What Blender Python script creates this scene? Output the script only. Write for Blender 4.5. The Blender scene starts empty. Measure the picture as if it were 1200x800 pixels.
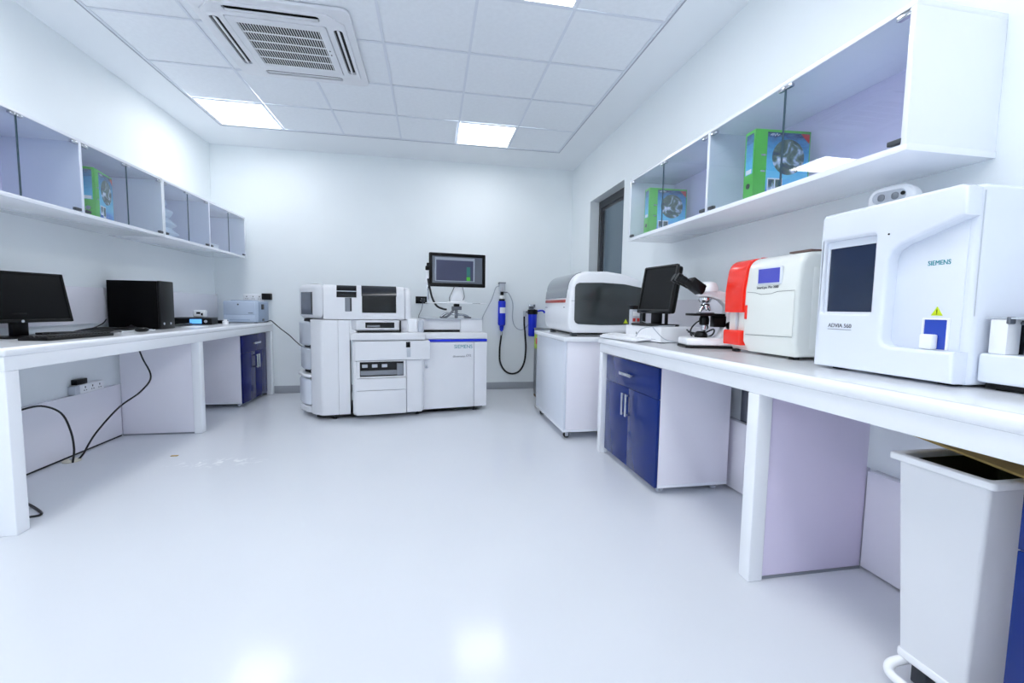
import bpy, bmesh, math, random
from mathutils import Vector, Matrix
random.seed(4)
PI = math.pi
SC = bpy.context.scene
COL = SC.collection

# ------------------------------------------------------------------ camera
yaw, pit, rol, CZ = .1822, -.0775, .0149, 1.0953
F = Vector((math.sin(yaw)*math.cos(pit), math.cos(yaw)*math.cos(pit), math.sin(pit)))
Rv = Vector((math.cos(yaw), -math.sin(yaw), 0)); Uv = Rv.cross(F)
R2 = math.cos(rol)*Rv + math.sin(rol)*Uv; U2 = -math.sin(rol)*Rv + math.cos(rol)*Uv
cam_d = bpy.data.cameras.new('camera'); cam = bpy.data.objects.new('camera', cam_d); COL.objects.link(cam)
cam_d.sensor_width = 36; cam_d.lens = 511.9/1200*36; cam_d.clip_start = .02
m = Matrix((R2, U2, -F)).transposed().to_4x4(); m.translation = Vector((0, 0, CZ))
cam.matrix_world = m
SC.camera = cam

# ------------------------------------------------------------------ world, exposure
w = bpy.data.worlds.new('world'); SC.world = w; w.use_nodes = True
w.node_tree.nodes['Background'].inputs[0].default_value = (.10, .15, .19, 1)
w.node_tree.nodes['Background'].inputs[1].default_value = 1.0
SC.view_settings.view_transform = 'Standard'; SC.view_settings.look = 'None'
SC.view_settings.gamma = 1; SC.view_settings.use_curve_mapping = False
SC.view_settings.exposure = 0.42
SC.cycles.max_bounces = 14; SC.cycles.diffuse_bounces = 10; SC.cycles.transparent_max_bounces = 16; SC.cycles.caustics_reflective = False
LAMP = 8.0            # radiance of each ceiling light panel
LAMPCOL = (.98, .992, 1.0)

# ------------------------------------------------------------------ materials
def lin(c):
    return tuple(((x/255)/12.92 if x/255 <= .04045 else ((x/255+.055)/1.055)**2.4) for x in c)
MATS = {}
def mat(name, rgb, rough=.5, metal=0, var=.03, scale=8, bump=0, bscale=60, coat=0, emis=None, spec=.5, stretch=None):
    if name in MATS: return MATS[name]
    M = bpy.data.materials.new(name); M.use_nodes = True; nt = M.node_tree; N = nt.nodes; L = nt.links
    b = N['Principled BSDF']; c = lin(rgb)
    tc = N.new('ShaderNodeTexCoord'); src = tc.outputs['Object']
    if stretch:
        mp = N.new('ShaderNodeMapping'); mp.inputs['Scale'].default_value = stretch; L.new(src, mp.inputs[0]); src = mp.outputs[0]
    nz = N.new('ShaderNodeTexNoise'); nz.inputs['Scale'].default_value = scale; nz.inputs['Detail'].default_value = 4
    L.new(src, nz.inputs['Vector'])
    cr = N.new('ShaderNodeValToRGB'); cr.color_ramp.elements[0].position = .3; cr.color_ramp.elements[1].position = .7
    cr.color_ramp.elements[0].color = (*[x*(1-var) for x in c], 1); cr.color_ramp.elements[1].color = (*[min(1, x*(1+var)) for x in c], 1)
    L.new(nz.outputs['Fac'], cr.inputs[0]); L.new(cr.outputs[0], b.inputs['Base Color'])
    b.inputs['Roughness'].default_value = rough; b.inputs['Metallic'].default_value = metal
    b.inputs['Coat Weight'].default_value = coat; b.inputs['Coat Roughness'].default_value = .05
    b.inputs['Specular IOR Level'].default_value = spec
    if bump:
        n2 = N.new('ShaderNodeTexNoise'); n2.inputs['Scale'].default_value = bscale; L.new(src, n2.inputs['Vector'])
        bp = N.new('ShaderNodeBump'); bp.inputs['Strength'].default_value = bump; bp.inputs['Distance'].default_value = .002
        L.new(n2.outputs['Fac'], bp.inputs['Height']); L.new(bp.outputs[0], b.inputs['Normal'])
    if emis:
        b.inputs['Emission Color'].default_value = (*emis[0], 1); b.inputs['Emission Strength'].default_value = emis[1]
    MATS[name] = M
    return M
def glass(name, tint, rough=.0, dark=None, refl=1.0):
    M = bpy.data.materials.new(name); M.use_nodes = True; nt = M.node_tree; N = nt.nodes; L = nt.links
    for n in list(N): N.remove(n)
    o = N.new('ShaderNodeOutputMaterial'); mx = N.new('ShaderNodeMixShader'); t = N.new('ShaderNodeBsdfTransparent'); g = N.new('ShaderNodeBsdfGlossy')
    fr = N.new('ShaderNodeFresnel'); fr.inputs['IOR'].default_value = 1.45
    ge = N.new('ShaderNodeNewGeometry'); ir = N.new('ShaderNodeMapRange'); ir.inputs['To Min'].default_value = 1.45; ir.inputs['To Max'].default_value = 1/1.45
    L.new(ge.outputs['Backfacing'], ir.inputs['Value']); L.new(ir.outputs[0], fr.inputs['IOR'])
    t.inputs[0].default_value = (*tint, 1); g.inputs['Roughness'].default_value = rough; g.inputs[0].default_value = (refl, refl, refl, 1)
    L.new(fr.outputs[0], mx.inputs[0]); L.new(t.outputs[0], mx.inputs[1]); L.new(g.outputs[0], mx.inputs[2]); L.new(mx.outputs[0], o.inputs[0])
    MATS[name] = M
    return M
WALL = mat('wall_paint', (235, 240, 242), .55, var=.012, scale=2, bump=.08, bscale=120)
CEIL = mat('ceiling_paint', (236, 239, 242), .8, var=.01, scale=2)
TILE = mat('ceiling_tile_face', (236, 239, 243), .85, var=.02, scale=30, bump=.25, bscale=220)
GRID = mat('ceiling_grid_metal', (222, 226, 234), .5, var=.01)
BENCH = mat('bench_solid_surface', (243, 245, 249), .22, var=.01, scale=3, coat=.3)
LAV = mat('lavender_white_laminate', (237, 235, 243), .18, var=.02, scale=2, coat=.5)
LAVD = mat('lavender_back_laminate', (228, 219, 242), .15, var=.02, scale=2, coat=.5)
LAM = mat('white_laminate', (236, 239, 246), .15, var=.01, scale=3, coat=.6)
CABIN = mat('cabinet_inside_board', (224, 229, 242), .3, var=.01, scale=3)
BLUE = mat('gloss_blue_laminate', (24, 47, 116), .12, var=.03, scale=4, coat=.05, spec=.22)
NAVY = mat('gloss_navy_laminate', (26, 32, 98), .15, var=.03, scale=4, coat=.0, spec=.12)
CHROME = mat('chrome', (205, 208, 214), .15, 1, var=.02)
STEEL = mat('brushed_steel', (150, 155, 162), .28, 1, var=.06, scale=6, stretch=(20, 20, .6))
GREYM = mat('grey_metal', (120, 124, 132), .35, .8)
BLACK = mat('black_plastic', (7, 7, 9), .35, var=.1, spec=.25)
BLACKG = mat('gloss_black_glass', (7, 8, 11), .08, var=.05, coat=.15, spec=.35)
BLKCASE = mat('black_painted_case', (4, 4, 6), .5, var=.1, spec=.08)
RUB = mat('black_rubber', (20, 20, 22), .6)
MW = mat('machine_white', (227, 228, 232), .35, var=.012, scale=5, coat=.1)
MW2 = mat('machine_cool_white', (224, 229, 239), .25, var=.012, scale=5, coat=.2)
MWR = mat('machine_bright_white', (240, 241, 244), .28, var=.01, scale=5, coat=.2)
CREAM = mat('machine_cream', (228, 231, 226), .28, var=.01, scale=5, coat=.3)
RED = mat('machine_red', (242, 42, 22), .25, var=.02, scale=5, coat=.4)
VISOR = mat('smoked_visor', (90, 97, 110), .12, var=.05, coat=.6)
SMOKE = mat('smoked_window', (50, 56, 57), .15, var=.03, coat=.5)
DARK = mat('dark_recess', (12, 12, 14), .6, var=.1)
DGREY = mat('dark_grey_plastic', (58, 62, 68), .4)
HOOD = mat('visor_hood_black', (26, 29, 36), .15, coat=.4)
MGREY = mat('mid_grey_plastic', (128, 132, 140), .4)
LGREY = mat('light_grey_plastic', (190, 195, 204), .4)
BASEB = mat('grey_skirting_vinyl', (160, 164, 171), .45, var=.02)
PRN = mat('printer_pale_blue_grey', (182, 195, 214), .4, var=.02)
PRN2 = mat('printer_side_grey', (150, 166, 190), .4, var=.02)
BLUEF = mat('filter_blue_plastic', (20, 48, 208), .3, var=.05)
CABLE = mat('black_cable', (22, 22, 24), .5)
GCABLE = mat('grey_tube', (176, 182, 190), .4)
WCABLE = mat('white_cable', (214, 217, 222), .4)
GREENB = mat('binder_green', (74, 196, 52), .4, var=.04)
CARD = mat('brown_cardboard', (168, 142, 84), .8, var=.08, scale=20)
LINER = mat('olive_bin_liner', (60, 60, 38), .6, var=.2)
CLOTH = mat('pale_cloth', (205, 218, 232), .9, var=.05, bump=.3)
YEL = mat('warning_yellow', (200, 220, 30), .5)
TEAL = mat('teal_print', (0, 140, 150), .5)
GREYP = mat('grey_print', (88, 90, 98), .5)
REDL = mat('red_plastic', (200, 40, 30), .4)
LIMEL = mat('lime_sticker', (170, 205, 60), .5, var=.1, scale=20)
PAPER = mat('white_paper', (236, 238, 240), .7)
FRAMEM = mat('dark_window_frame', (52, 54, 60), .4, var=.05)
LIGHT = mat('light_diffuser', (255, 255, 255), .4, emis=(LAMPCOL, LAMP))
LCDB = mat('blue_lcd', (66, 70, 168), .2, var=.04, emis=((.04, .05, .3), .3), coat=.2)
SCR_N = mat('navy_touchscreen', (34, 46, 70), .08, var=.05, coat=.3)
GLASS = glass('cabinet_door_glass', (.93, .955, .985))
WGLASS = glass('window_glass', (.6, .65, .7))
CLEAR = glass('clear_plastic', (.75, .8, .86), .1)
EDGE = mat('glass_green_edge', (70, 95, 105), .2)

# floor: glossy poured epoxy with faint scuffs
def floor_mat():
    M = mat('white_epoxy_floor', (215, 218, 224), .11, var=.012, scale=1.2, coat=.0, spec=.2)
    nt = M.node_tree; N = nt.nodes; L = nt.links; b = N['Principled BSDF']
    tc = N.new('ShaderNodeTexCoord'); n = N.new('ShaderNodeTexNoise'); n.inputs['Scale'].default_value = 2.2; n.inputs['Detail'].default_value = 6
    L.new(tc.outputs['Object'], n.inputs['Vector'])
    r = N.new('ShaderNodeMapRange'); r.inputs['From Min'].default_value = .3; r.inputs['From Max'].default_value = .7
    r.inputs['To Min'].default_value = .10; r.inputs['To Max'].default_value = .16
    L.new(n.outputs['Fac'], r.inputs['Value']); L.new(r.outputs[0], b.inputs['Roughness'])
    # pale dried smear near the left bench (real wear on the floor)
    mp = N.new('ShaderNodeMapping'); mp.inputs['Location'].default_value = (1.44*2.6, -3.25*9, 0); mp.inputs['Scale'].default_value = (2.6, 9, 1)
    ln = N.new('ShaderNodeVectorMath'); ln.operation = 'LENGTH'; L.new(tc.outputs['Object'], mp.inputs[0]); L.new(mp.outputs[0], ln.inputs[0])
    fall = N.new('ShaderNodeMapRange'); fall.inputs['From Min'].default_value = .2; fall.inputs['From Max'].default_value = 1; fall.inputs['To Min'].default_value = 1; fall.inputs['To Max'].default_value = 0; L.new(ln.outputs['Value'], fall.inputs['Value'])
    n3 = N.new('ShaderNodeTexNoise'); n3.inputs['Scale'].default_value = 11; n3.inputs['Detail'].default_value = 8; n3.inputs['Distortion'].default_value = 2; L.new(tc.outputs['Object'], n3.inputs['Vector'])
    th = N.new('ShaderNodeMapRange'); th.inputs['From Min'].default_value = .52; th.inputs['From Max'].default_value = .6; L.new(n3.outputs['Fac'], th.inputs['Value'])
    mu = N.new('ShaderNodeMath'); mu.operation = 'MULTIPLY'; L.new(fall.outputs[0], mu.inputs[0]); L.new(th.outputs[0], mu.inputs[1])
    mx = N.new('ShaderNodeMix'); mx.data_type = 'RGBA'; old = b.inputs['Base Color'].links[0].from_socket
    L.new(mu.outputs[0], mx.inputs['Factor']); L.new(old, mx.inputs['A']); mx.inputs['B'].default_value = (*lin((240, 242, 244)), 1); L.new(mx.outputs['Result'], b.inputs['Base Color'])
    n2 = N.new('ShaderNodeTexNoise'); n2.inputs['Scale'].default_value = 5; L.new(tc.outputs['Object'], n2.inputs['Vector'])
    bp = N.new('ShaderNodeBump'); bp.inputs['Strength'].default_value = .06; bp.inputs['Distance'].default_value = .004
    L.new(n2.outputs['Fac'], bp.inputs['Height']); L.new(bp.outputs[0], b.inputs['Normal'])
    return M
FLOOR = floor_mat()

# ------------------------------------------------------------------ helpers
def finish(name, me, mt, parent=None, ang=35):
    me.materials.clear(); me.materials.append(mt)
    if len(me.polygons):
        me.shade_smooth(); me.set_sharp_from_angle(angle=math.radians(ang))
    o = bpy.data.objects.new(name, me); COL.objects.link(o)
    if parent is not None: o.parent = parent
    return o
def obj(name, bm, mt, parent=None, ang=35):
    bmesh.ops.recalc_face_normals(bm, faces=bm.faces)
    me = bpy.data.meshes.new(name); bm.to_mesh(me); bm.free()
    return finish(name, me, mt, parent, ang)
def tag(o, label, cat, group=None, kind=None):
    if label: o['label'] = label
    if cat: o['category'] = cat
    if group: o['group'] = group
    if kind: o['kind'] = kind
    return o
def thing(name, label, cat, loc=(0, 0, 0), rz=0, group=None):
    o = bpy.data.objects.new(name, None); COL.objects.link(o); o.location = loc; o.rotation_euler = (0, 0, rz)
    o.empty_display_size = .05
    return tag(o, label, cat, group)
def lab(o, label): o['label'] = label; return o
def nb(): return bmesh.new()
def ab(bm, x0, x1, y0, y1, z0, z1, bev=0, seg=2, M=None):
    r = bmesh.ops.create_cube(bm, size=1.0); vs = r['verts']
    for v in vs:
        v.co = Vector(((x0+x1)/2+v.co.x*(x1-x0), (y0+y1)/2+v.co.y*(y1-y0), (z0+z1)/2+v.co.z*(z1-z0)))
    if bev:
        bev = min(bev, .49*min(abs(x1-x0), abs(y1-y0), abs(z1-z0)))
        es = list({e for v in vs for e in v.link_edges})
        r = bmesh.ops.bevel(bm, geom=es, offset=bev, segments=seg, profile=.5, affect='EDGES')
        vs = list({v for f in r['faces'] for v in f.verts})
    if M is not None:
        for v in vs: v.co = M @ v.co
    return vs
def box(name, d, mt, parent=None, bev=.003, seg=2, M=None):
    bm = nb(); ab(bm, *d, bev, seg, M); return obj(name, bm, mt, parent)
def boxes(name, ds, mt, parent=None, bev=.002):
    bm = nb()
    for d in ds: ab(bm, *d, bev)
    return obj(name, bm, mt, parent)
def frame_of(d):
    d = d.normalized(); a = Vector((0, 0, 1)) if abs(d.z) < .9 else Vector((1, 0, 0))
    u = d.cross(a).normalized(); return u, d.cross(u).normalized()
def at(bm, pts, r, n=8, cap=True, sm=0):
    P = [Vector(p) for p in pts]
    if sm and len(P) > 2:      # Catmull-Rom resample
        Q = []
        for i in range(len(P)-1):
            p0 = P[max(i-1, 0)]; p1 = P[i]; p2 = P[i+1]; p3 = P[min(i+2, len(P)-1)]
            for k in range(sm):
                t = k/sm
                Q.append(.5*((2*p1)+(p2-p0)*t+(2*p0-5*p1+4*p2-p3)*t*t+(3*p1-p0-3*p2+p3)*t**3))
        Q.append(P[-1]); P = Q
    rings = []; u = None
    for i, p in enumerate(P):
        d = (P[min(i+1, len(P)-1)]-P[max(i-1, 0)]).normalized()
        if u is None: u, v = frame_of(d)
        else:
            u = (u-d*u.dot(d)).normalized(); v = d.cross(u)
        rr_ = r[i] if isinstance(r, (list, tuple)) else r
        rings.append([bm.verts.new(p+rr_*(math.cos(2*PI*k/n)*u+math.sin(2*PI*k/n)*v)) for k in range(n)])
    for a, b in zip(rings, rings[1:]):
        for k in range(n): bm.faces.new((a[k], a[(k+1) % n], b[(k+1) % n], b[k]))
    if cap:
        bm.faces.new(rings[0][::-1]); bm.faces.new(rings[-1])
def tube(name, pts, r, mt, parent=None, n=8, sm=0):
    bm = nb(); at(bm, pts, r, n, True, sm); return obj(name, bm, mt, parent, 50)
def cyl(name, p, q, r, mt, parent=None, n=24, bev=0):
    bm = nb(); p, q = Vector(p), Vector(q)
    if bev:
        d = (q-p).normalized(); at(bm, [p, p+d*bev*.3, p+d*bev, q-d*bev, q-d*bev*.3, q], [r-bev, r-bev*.3, r, r, r-bev*.3, r-bev], n)
    else: at(bm, [p, q], r, n)
    return obj(name, bm, mt, parent)
def lathe(name, prof, c, mt, parent=None, n=24):   # prof: (radius, z)
    bm = nb(); at(bm, [(c[0], c[1], c[2]+z) for _, z in prof], [r for r, _ in prof], n); return obj(name, bm, mt, parent)
def rr(a0, a1, b0, b1, r=.01, n=5):
    r = min(r, (a1-a0)/2.01, (b1-b0)/2.01); P = []
    for cx, cy, s in ((a1-r, b0+r, -PI/2), (a1-r, b1-r, 0), (a0+r, b1-r, PI/2), (a0+r, b0+r, PI)):
        for k in range(n+1):
            t = s+PI/2*k/n; P.append((cx+r*math.cos(t), cy+r*math.sin(t)))
    return P
def place(me, ax, pos):
    """2D (a,b) with depth c in 0..t -> world. ax X:(a=y,b=z,c=x)  Y:(a=x,b=z,c=y)  Z:(a=x,b=y,c=z)"""
    for v in me.vertices:
        a, b, c = v.co
        v.co = {'X': (pos+c, a, b), 'Y': (a, pos+c, b), 'Z': (a, b, pos+c)}[ax]
def plate(name, loops, ax, pos, t, mt, parent=None, bev=0, M=None, res=2, ang=35):
    cu = bpy.data.curves.new(name, 'CURVE'); cu.dimensions = '2D'; cu.fill_mode = 'BOTH'
    cu.extrude = max(t/2-bev, 1e-5); cu.bevel_depth = bev; cu.bevel_resolution = res; cu.offset = -bev
    for lp in loops:
        s = cu.splines.new('POLY'); s.points.add(len(lp)-1); s.use_cyclic_u = True
        for p, q in zip(s.points, lp): p.co = (q[0], q[1], 0, 1)
    o = bpy.data.objects.new('tmp', cu); me = bpy.data.meshes.new_from_object(o); bpy.data.objects.remove(o); bpy.data.curves.remove(cu)
    for v in me.vertices: v.co.z += t/2
    place(me, ax, pos)
    if M is not None: me.transform(M)
    bm = nb(); bm.from_mesh(me); bpy.data.meshes.remove(me)
    bmesh.ops.remove_doubles(bm, verts=bm.verts, dist=1e-5)
    return obj(name, bm, mt, parent, ang)
def text(s, size, M, mt, parent, name='lettering', depth=.0006, sx=1.0, shear=0):
    cu = bpy.data.curves.new(name, 'FONT'); cu.body = s; cu.size = size; cu.extrude = depth; cu.align_x = 'CENTER'; cu.align_y = 'CENTER'; cu.shear = shear
    o = bpy.data.objects.new('tmp', cu); me = bpy.data.meshes.new_from_object(o); bpy.data.objects.remove(o); bpy.data.curves.remove(cu)
    me.transform(Matrix.Diagonal((sx, 1, 1, 1))); me.transform(M)
    me.materials.clear(); me.materials.append(mt)
    o = bpy.data.objects.new(name, me); COL.objects.link(o); o.parent = parent
    return o
def face_M(ax, loc):
    """text orientation: ax = outward normal of the face carrying it"""
    B = {'-X': ((0, -1, 0), (0, 0, 1), (-1, 0, 0)), '+X': ((0, 1, 0), (0, 0, 1), (1, 0, 0)), '-Y': ((1, 0, 0), (0, 0, 1), (0, -1, 0))}[ax]
    M = Matrix([Vector(b) for b in B]).transposed().to_4x4(); M.translation = Vector(loc); return M
def prism(name, poly, z0, z1, mt, parent=None, bev=.004):      # footprint polygon in XY
    return plate(name, [poly], 'Z', z0, z1-z0, mt, parent, bev)
def strip(name, prof, a0, a1, ax, mt, parent=None, t=.004, bev=0):
    """curved sheet: profile of points (p,z), extruded along the other axis. ax='X': extruded along X, p=y ; ax='Y': p=x"""
    bm = nb(); n = len(prof)
    def nrm(i):
        p = Vector(prof[max(i-1, 0)]); q = Vector(prof[min(i+1, n-1)]); d = (q-p).normalized(); return Vector((-d.y, d.x))
    out = [Vector(prof[i]) for i in range(n)]; inn = [out[i]-nrm(i)*t for i in range(n)]
    loop = out+inn[::-1]
    def w(a, q): return (a, q.x, q.y) if ax == 'X' else (q.x, a, q.y)
    A = [bm.verts.new(w(a0, q)) for q in loop]; B = [bm.verts.new(w(a1, q)) for q in loop]; k = len(loop)
    for i in range(k): bm.faces.new((A[i], A[(i+1) % k], B[(i+1) % k], B[i]))
    for i in range(n-1):
        bm.faces.new((A[i], A[i+1], A[k-2-i], A[k-1-i])); bm.faces.new((B[i], B[k-1-i], B[k-2-i], B[i+1]))
    return obj(name, bm, mt, parent, 40)
def arc(cx, cy, r, a0, a1, n=8, ry=None):
    return [(cx+r*math.cos(math.radians(a0+(a1-a0)*k/n)), cy+(ry or r)*math.sin(math.radians(a0+(a1-a0)*k/n))) for k in range(n+1)]
def caster(parent, x, y, z, r=.03, mt=None):
    c = bpy.data.objects.new('caster', None); COL.objects.link(c); c.parent = parent
    bm = nb(); at(bm, [(x, y-.011, r), (x, y-.006, r), (x, y+.006, r), (x, y+.011, r)], [r*.85, r, r, r*.85], 20)
    wheel = obj('caster', bm, mt or RUB, parent); bpy.data.objects.remove(c)
    bm = nb(); ab(bm, x-r*.6, x+r*.6, y-.017, y-.013, r*.8, z-.004, .001); ab(bm, x-r*.6, x+r*.6, y+.013, y+.017, r*.8, z-.004, .001)
    ab(bm, x-r*.75, x+r*.75, y-.02, y+.02, z-.006, z, .001); at(bm, [(x, y-.019, r), (x, y+.019, r)], .005, 10)
    o = obj('caster_fork', bm, CHROME, wheel)
    return wheel

# ------------------------------------------------------------------ room shell
XL, XR, YB, YF, H = -2.53, 1.86, 5.754, -1.9, 2.929
GX0, GY0, T = -2.133, 5.129, .6
def S(o): o['kind'] = 'structure'; return o
S(box('floor', (XL-.2, XR+.2, YF-.2, YB+.2, -.06, 0), FLOOR, bev=0))
S(box('wall_left', (XL-.2, XL, YF-.2, YB+.2, 0, H+.1), WALL, bev=0))
S(box('wall_back', (XL, XR, YB, YB+.2, 0, H+.1), WALL, bev=0))
S(box('wall_front', (XL, XR, YF-.2, YF, 0, H+.1), WALL, bev=0))
WY0, WY1, WZ0, WZ1 = 4.13, 5.07, 1.05, 2.365
S(plate('wall_right', [[(YF-.2, 0), (YB+.2, 0), (YB+.2, H+.1), (YF-.2, H+.1)], [(WY0, WZ0), (WY1, WZ0), (WY1, WZ1), (WY0, WZ1)]], 'X', XR, .2, WALL))
NR = 11
ceil = S(plate('ceiling', [[(XL, YF), (XR, YF), (XR, YB), (XL, YB)], [(GX0, GY0-NR*T), (GX0+6*T, GY0-NR*T), (GX0+6*T, GY0), (GX0, GY0)]], 'Z', H, .08, CEIL))
S(box('ceiling_slab', (XL, XR, YF, YB, H+.09, H+.12), CEIL, bev=0)).parent = ceil
lights = [(0, 0), (4, 0), (0, 4), (4, 4), (0, 6), (4, 6), (0, 8), (4, 8), (0, 10), (4, 10)]  # overhead and rearmost pairs are unseen extras, added to spread the light
tile_me = None
for c in range(6):
    for r in range(NR):
        if (c, r) in lights or (c in (1, 2) and r in (2, 3)): continue
        x = GX0+(c+.5)*T; y = GY0-(r+.5)*T
        if tile_me is None:
            o = box('ceiling_tile', (-.292, .292, -.292, .292, 0, .012), TILE, ceil, .002, 1); tile_me = o.data
        else:
            o = bpy.data.objects.new('ceiling_tile', tile_me); COL.objects.link(o); o.parent = ceil
        o.location = (x, y, H+.004)
# grid bars (T-section visible flange)
for c in range(0, 7):
    x = GX0+c*T; e = .0095
    box('grid_bar', (x-e, x+e, GY0-NR*T, GY0, H-.001, H+.003), GRID, ceil, 0)
for r in range(0, NR+1):
    y = GY0-r*T; e = .0095
    box('grid_bar', (GX0, GX0+6*T, y-e, y+e, H-.0014, H+.0026), GRID, ceil, 0)
names_l = {(0, 0): 'square ceiling light panel nearest the left wall cabinets', (4, 0): 'small far ceiling light panel right of the middle',
           (4, 4): 'ceiling light panel cut by the top edge of the picture', (0, 4): 'ceiling light panel ahead of the air conditioner, out of view on the left',
           (0, 6): 'added ceiling light panel of the left row, unseen overhead', (4, 6): 'added ceiling light panel of the right row, unseen overhead',
           (0, 10): 'added rearmost ceiling light panel, unseen behind the viewer on the left', (4, 10): 'added rearmost ceiling light panel, unseen behind the viewer on the right',
           (0, 8): 'ceiling light panel behind the viewer on the left', (4, 8): 'ceiling light panel behind the viewer on the right'}
for c, r in lights:
    x = GX0+(c+.5)*T; y = GY0-(r+.5)*T
    t = thing('ceiling_light', names_l[(c, r)], 'ceiling light', (x, y, H), 0, 'square ceiling light panels')
    e = .288
    plate('light_frame', [[(-e, -e), (e, -e), (e, e), (-e, e)], [(-e+.012, -e+.012), (e-.012, -e+.012), (e-.012, e-.012), (-e+.012, e-.012)]], 'Z', -.003, .02, LAM, t)
    box('diffuser', (-e+.012, e-.012, -e+.012, e-.012, .002, .014), LIGHT, t, 0)
fa = [(GX0+T, GY0-4*T), (GX0+3*T, GY0-4*T), (GX0+3*T, GY0-2*T), (GX0+T, GY0-2*T)]
plate('cut_ceiling_tile', [fa, [(-1.44, 3.02), (-.53, 3.02), (-.53, GY0-2*T-.001), (-1.44, GY0-2*T-.001)]], 'Z', H+.004, .012, TILE, ceil)
for c in (0, 6):
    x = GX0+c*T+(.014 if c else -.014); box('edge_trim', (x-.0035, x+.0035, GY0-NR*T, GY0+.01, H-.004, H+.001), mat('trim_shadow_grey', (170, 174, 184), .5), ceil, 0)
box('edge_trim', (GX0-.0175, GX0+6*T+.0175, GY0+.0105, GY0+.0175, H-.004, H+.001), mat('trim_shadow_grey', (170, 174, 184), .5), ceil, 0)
# skirting and the white boxed-in trunking along the walls
S(box('baseboard_back', (XL, XR, YB-.012, YB, 0, .092), BASEB, bev=.003))
S(box('baseboard_right', (XR-.012, XR, 3.2, YB-.012, 0, .092), BASEB, bev=.003))
S(box('trim_1', (XL, XL+.035, 2.2, YB-.014, .93, 1.2), LAV, bev=.002))
S(box('trim_2', (XR-.045, XR, -.6, 3.95, .93, 1.17), LAV, bev=.002))
S(box('trim_gap_shade', (XL, XL+.032, 2.43, 4.025, 0, .014), DARK, bev=0))  # black strip painted as the shaded gap below the low panel
S(box('trim_3', (XL, XL+.04, 2.43, 4.025, .014, .428), LAV, bev=.002))
S(box('trim_4', (XL, XL+.04, 4.06, YB-.014, .012, .26), LAV, bev=.002))
S(box('trim_5', (XR-.05, XR, -.5, 1.495, .012, .43), LAV, bev=.002))
S(box('trim_6', (XR-.05, XR, 1.525, 3.1, .012, .43), LAV, bev=.002))
# window
win = S(plate('window_1', [[(WY0+.002, WZ0+.002), (WY1-.002, WZ0+.002), (WY1-.002, WZ1-.002), (WY0+.002, WZ1-.002)], [(WY0+.07, WZ0+.07), (WY1-.07, WZ0+.07), (WY1-.07, WZ1-.085), (WY0+.07, WZ1-.085)]], 'X', XR+.11, .05, FRAMEM, None, .003))
a, b, xx = WY0+.07, WY1-.07, XR+.125
s_ = plate('window_sash', [[(a, WZ0+.07), (b, WZ0+.07), (b, WZ1-.085), (a, WZ1-.085)], [(a+.03, WZ0+.10), (b-.03, WZ0+.10), (b-.03, WZ1-.115), (a+.03, WZ1-.115)]], 'X', xx, .011, FRAMEM, win, .002)
box('pane', (xx+.004, xx+.008, a+.03, b-.03, WZ0+.10, WZ1-.115), WGLASS, s_, 0)

# ------------------------------------------------------------------ benches
ZT, ZB = .88, .771
XB = -1.9
b = thing('laboratory_bench', 'long white solid-surface bench along the left wall', 'bench', (-2.2, 4.0, 0))
def W(t):   # children given in world coordinates
    return Matrix.Translation(-Vector(t.location))
class Part:
    """collects children of a thing in world coordinates"""
    def __init__(s, t): s.t = t; s.M = (Matrix.Translation(t.location) @ Matrix.Rotation(t.rotation_euler.z, 4, 'Z')).inverted()
    def __call__(s, o): o.parent = s.t; o.data.transform(s.M); return o
P = Part(b)
nose = [(XB+.012, ZT-.045)] + arc(XB-.002, ZT-.02, .02, -60, 90, 6)
def worktop(x0, x1, y0, y1, z0, z1, r=.018):
    return plate('worktop', [rr(x0, x1, y0, y1, .012)], 'Z', z0, z1-z0, BENCH, None, r, res=4)
P(worktop(XL+.002, XB+.014, 2.325, YB-.014, ZT-.042, ZT))
P(box('apron', (XB-.03, XB, 2.34, YB-.014, ZB, ZT-.04), BENCH, None, .003))
P(box('end_panel', (XL+.045, XB, 2.34, 2.41, 0, ZB), BENCH, None, .004, 3))
P(box('end_apron', (XL+.002, XB-.03, 2.34, 2.37, ZB, ZT-.04), BENCH, None, .003))
P(box('post', (XB-.062, XB, 4.02, 4.085, 0, ZB), BENCH, None, .004, 3))
P(box('post', (XB-.062, XB, 5.66, YB-.014, 0, ZB), BENCH, None, .004, 3))
P(box('divider_panel', (XL+.041, XB-.062, 4.03, 4.05, .012, ZB), LAV, None, .001))
P(box('divider_foot_strip', (XL+.041, XB-.062, 4.028, 4.05, .0, .012), MGREY, None, 0))
XA = 1.259; YE = 3.14
b = thing('laboratory_bench', 'long white solid-surface bench along the right wall', 'bench', (1.55, 1.5, 0))
P = Part(b)
P(worktop(XA-.014, XR-.002, -.8, YE+.012, ZT-.045, ZT))
P(box('apron', (XA, XA+.03, -.79, YE, ZB, ZT-.043), BENCH, None, .003))
P(box('end_apron', (XA+.03, XR-.002, YE-.03, YE, ZB, ZT-.043), BENCH, None, .003))
P(box('post', (XA, XA+.062, YE-.055, YE, 0, ZB), BENCH, None, .004, 3))
P(box('post', (XA, XA+.066, 1.485, 1.545, 0, ZB), BENCH, None, .005, 3))
P(box('post', (XA, XA+.062, -.79, -.73, 0, ZB), BENCH, None, .004, 3))
P(box('divider_panel', (XA+.066, XR-.051, 1.498, 1.518, .012, ZB), LAVD, None, .001))
P(box('divider_foot_strip', (XA+.066, XR-.051, 1.496, 1.518, 0, .012), MGREY, None, 0))

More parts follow.
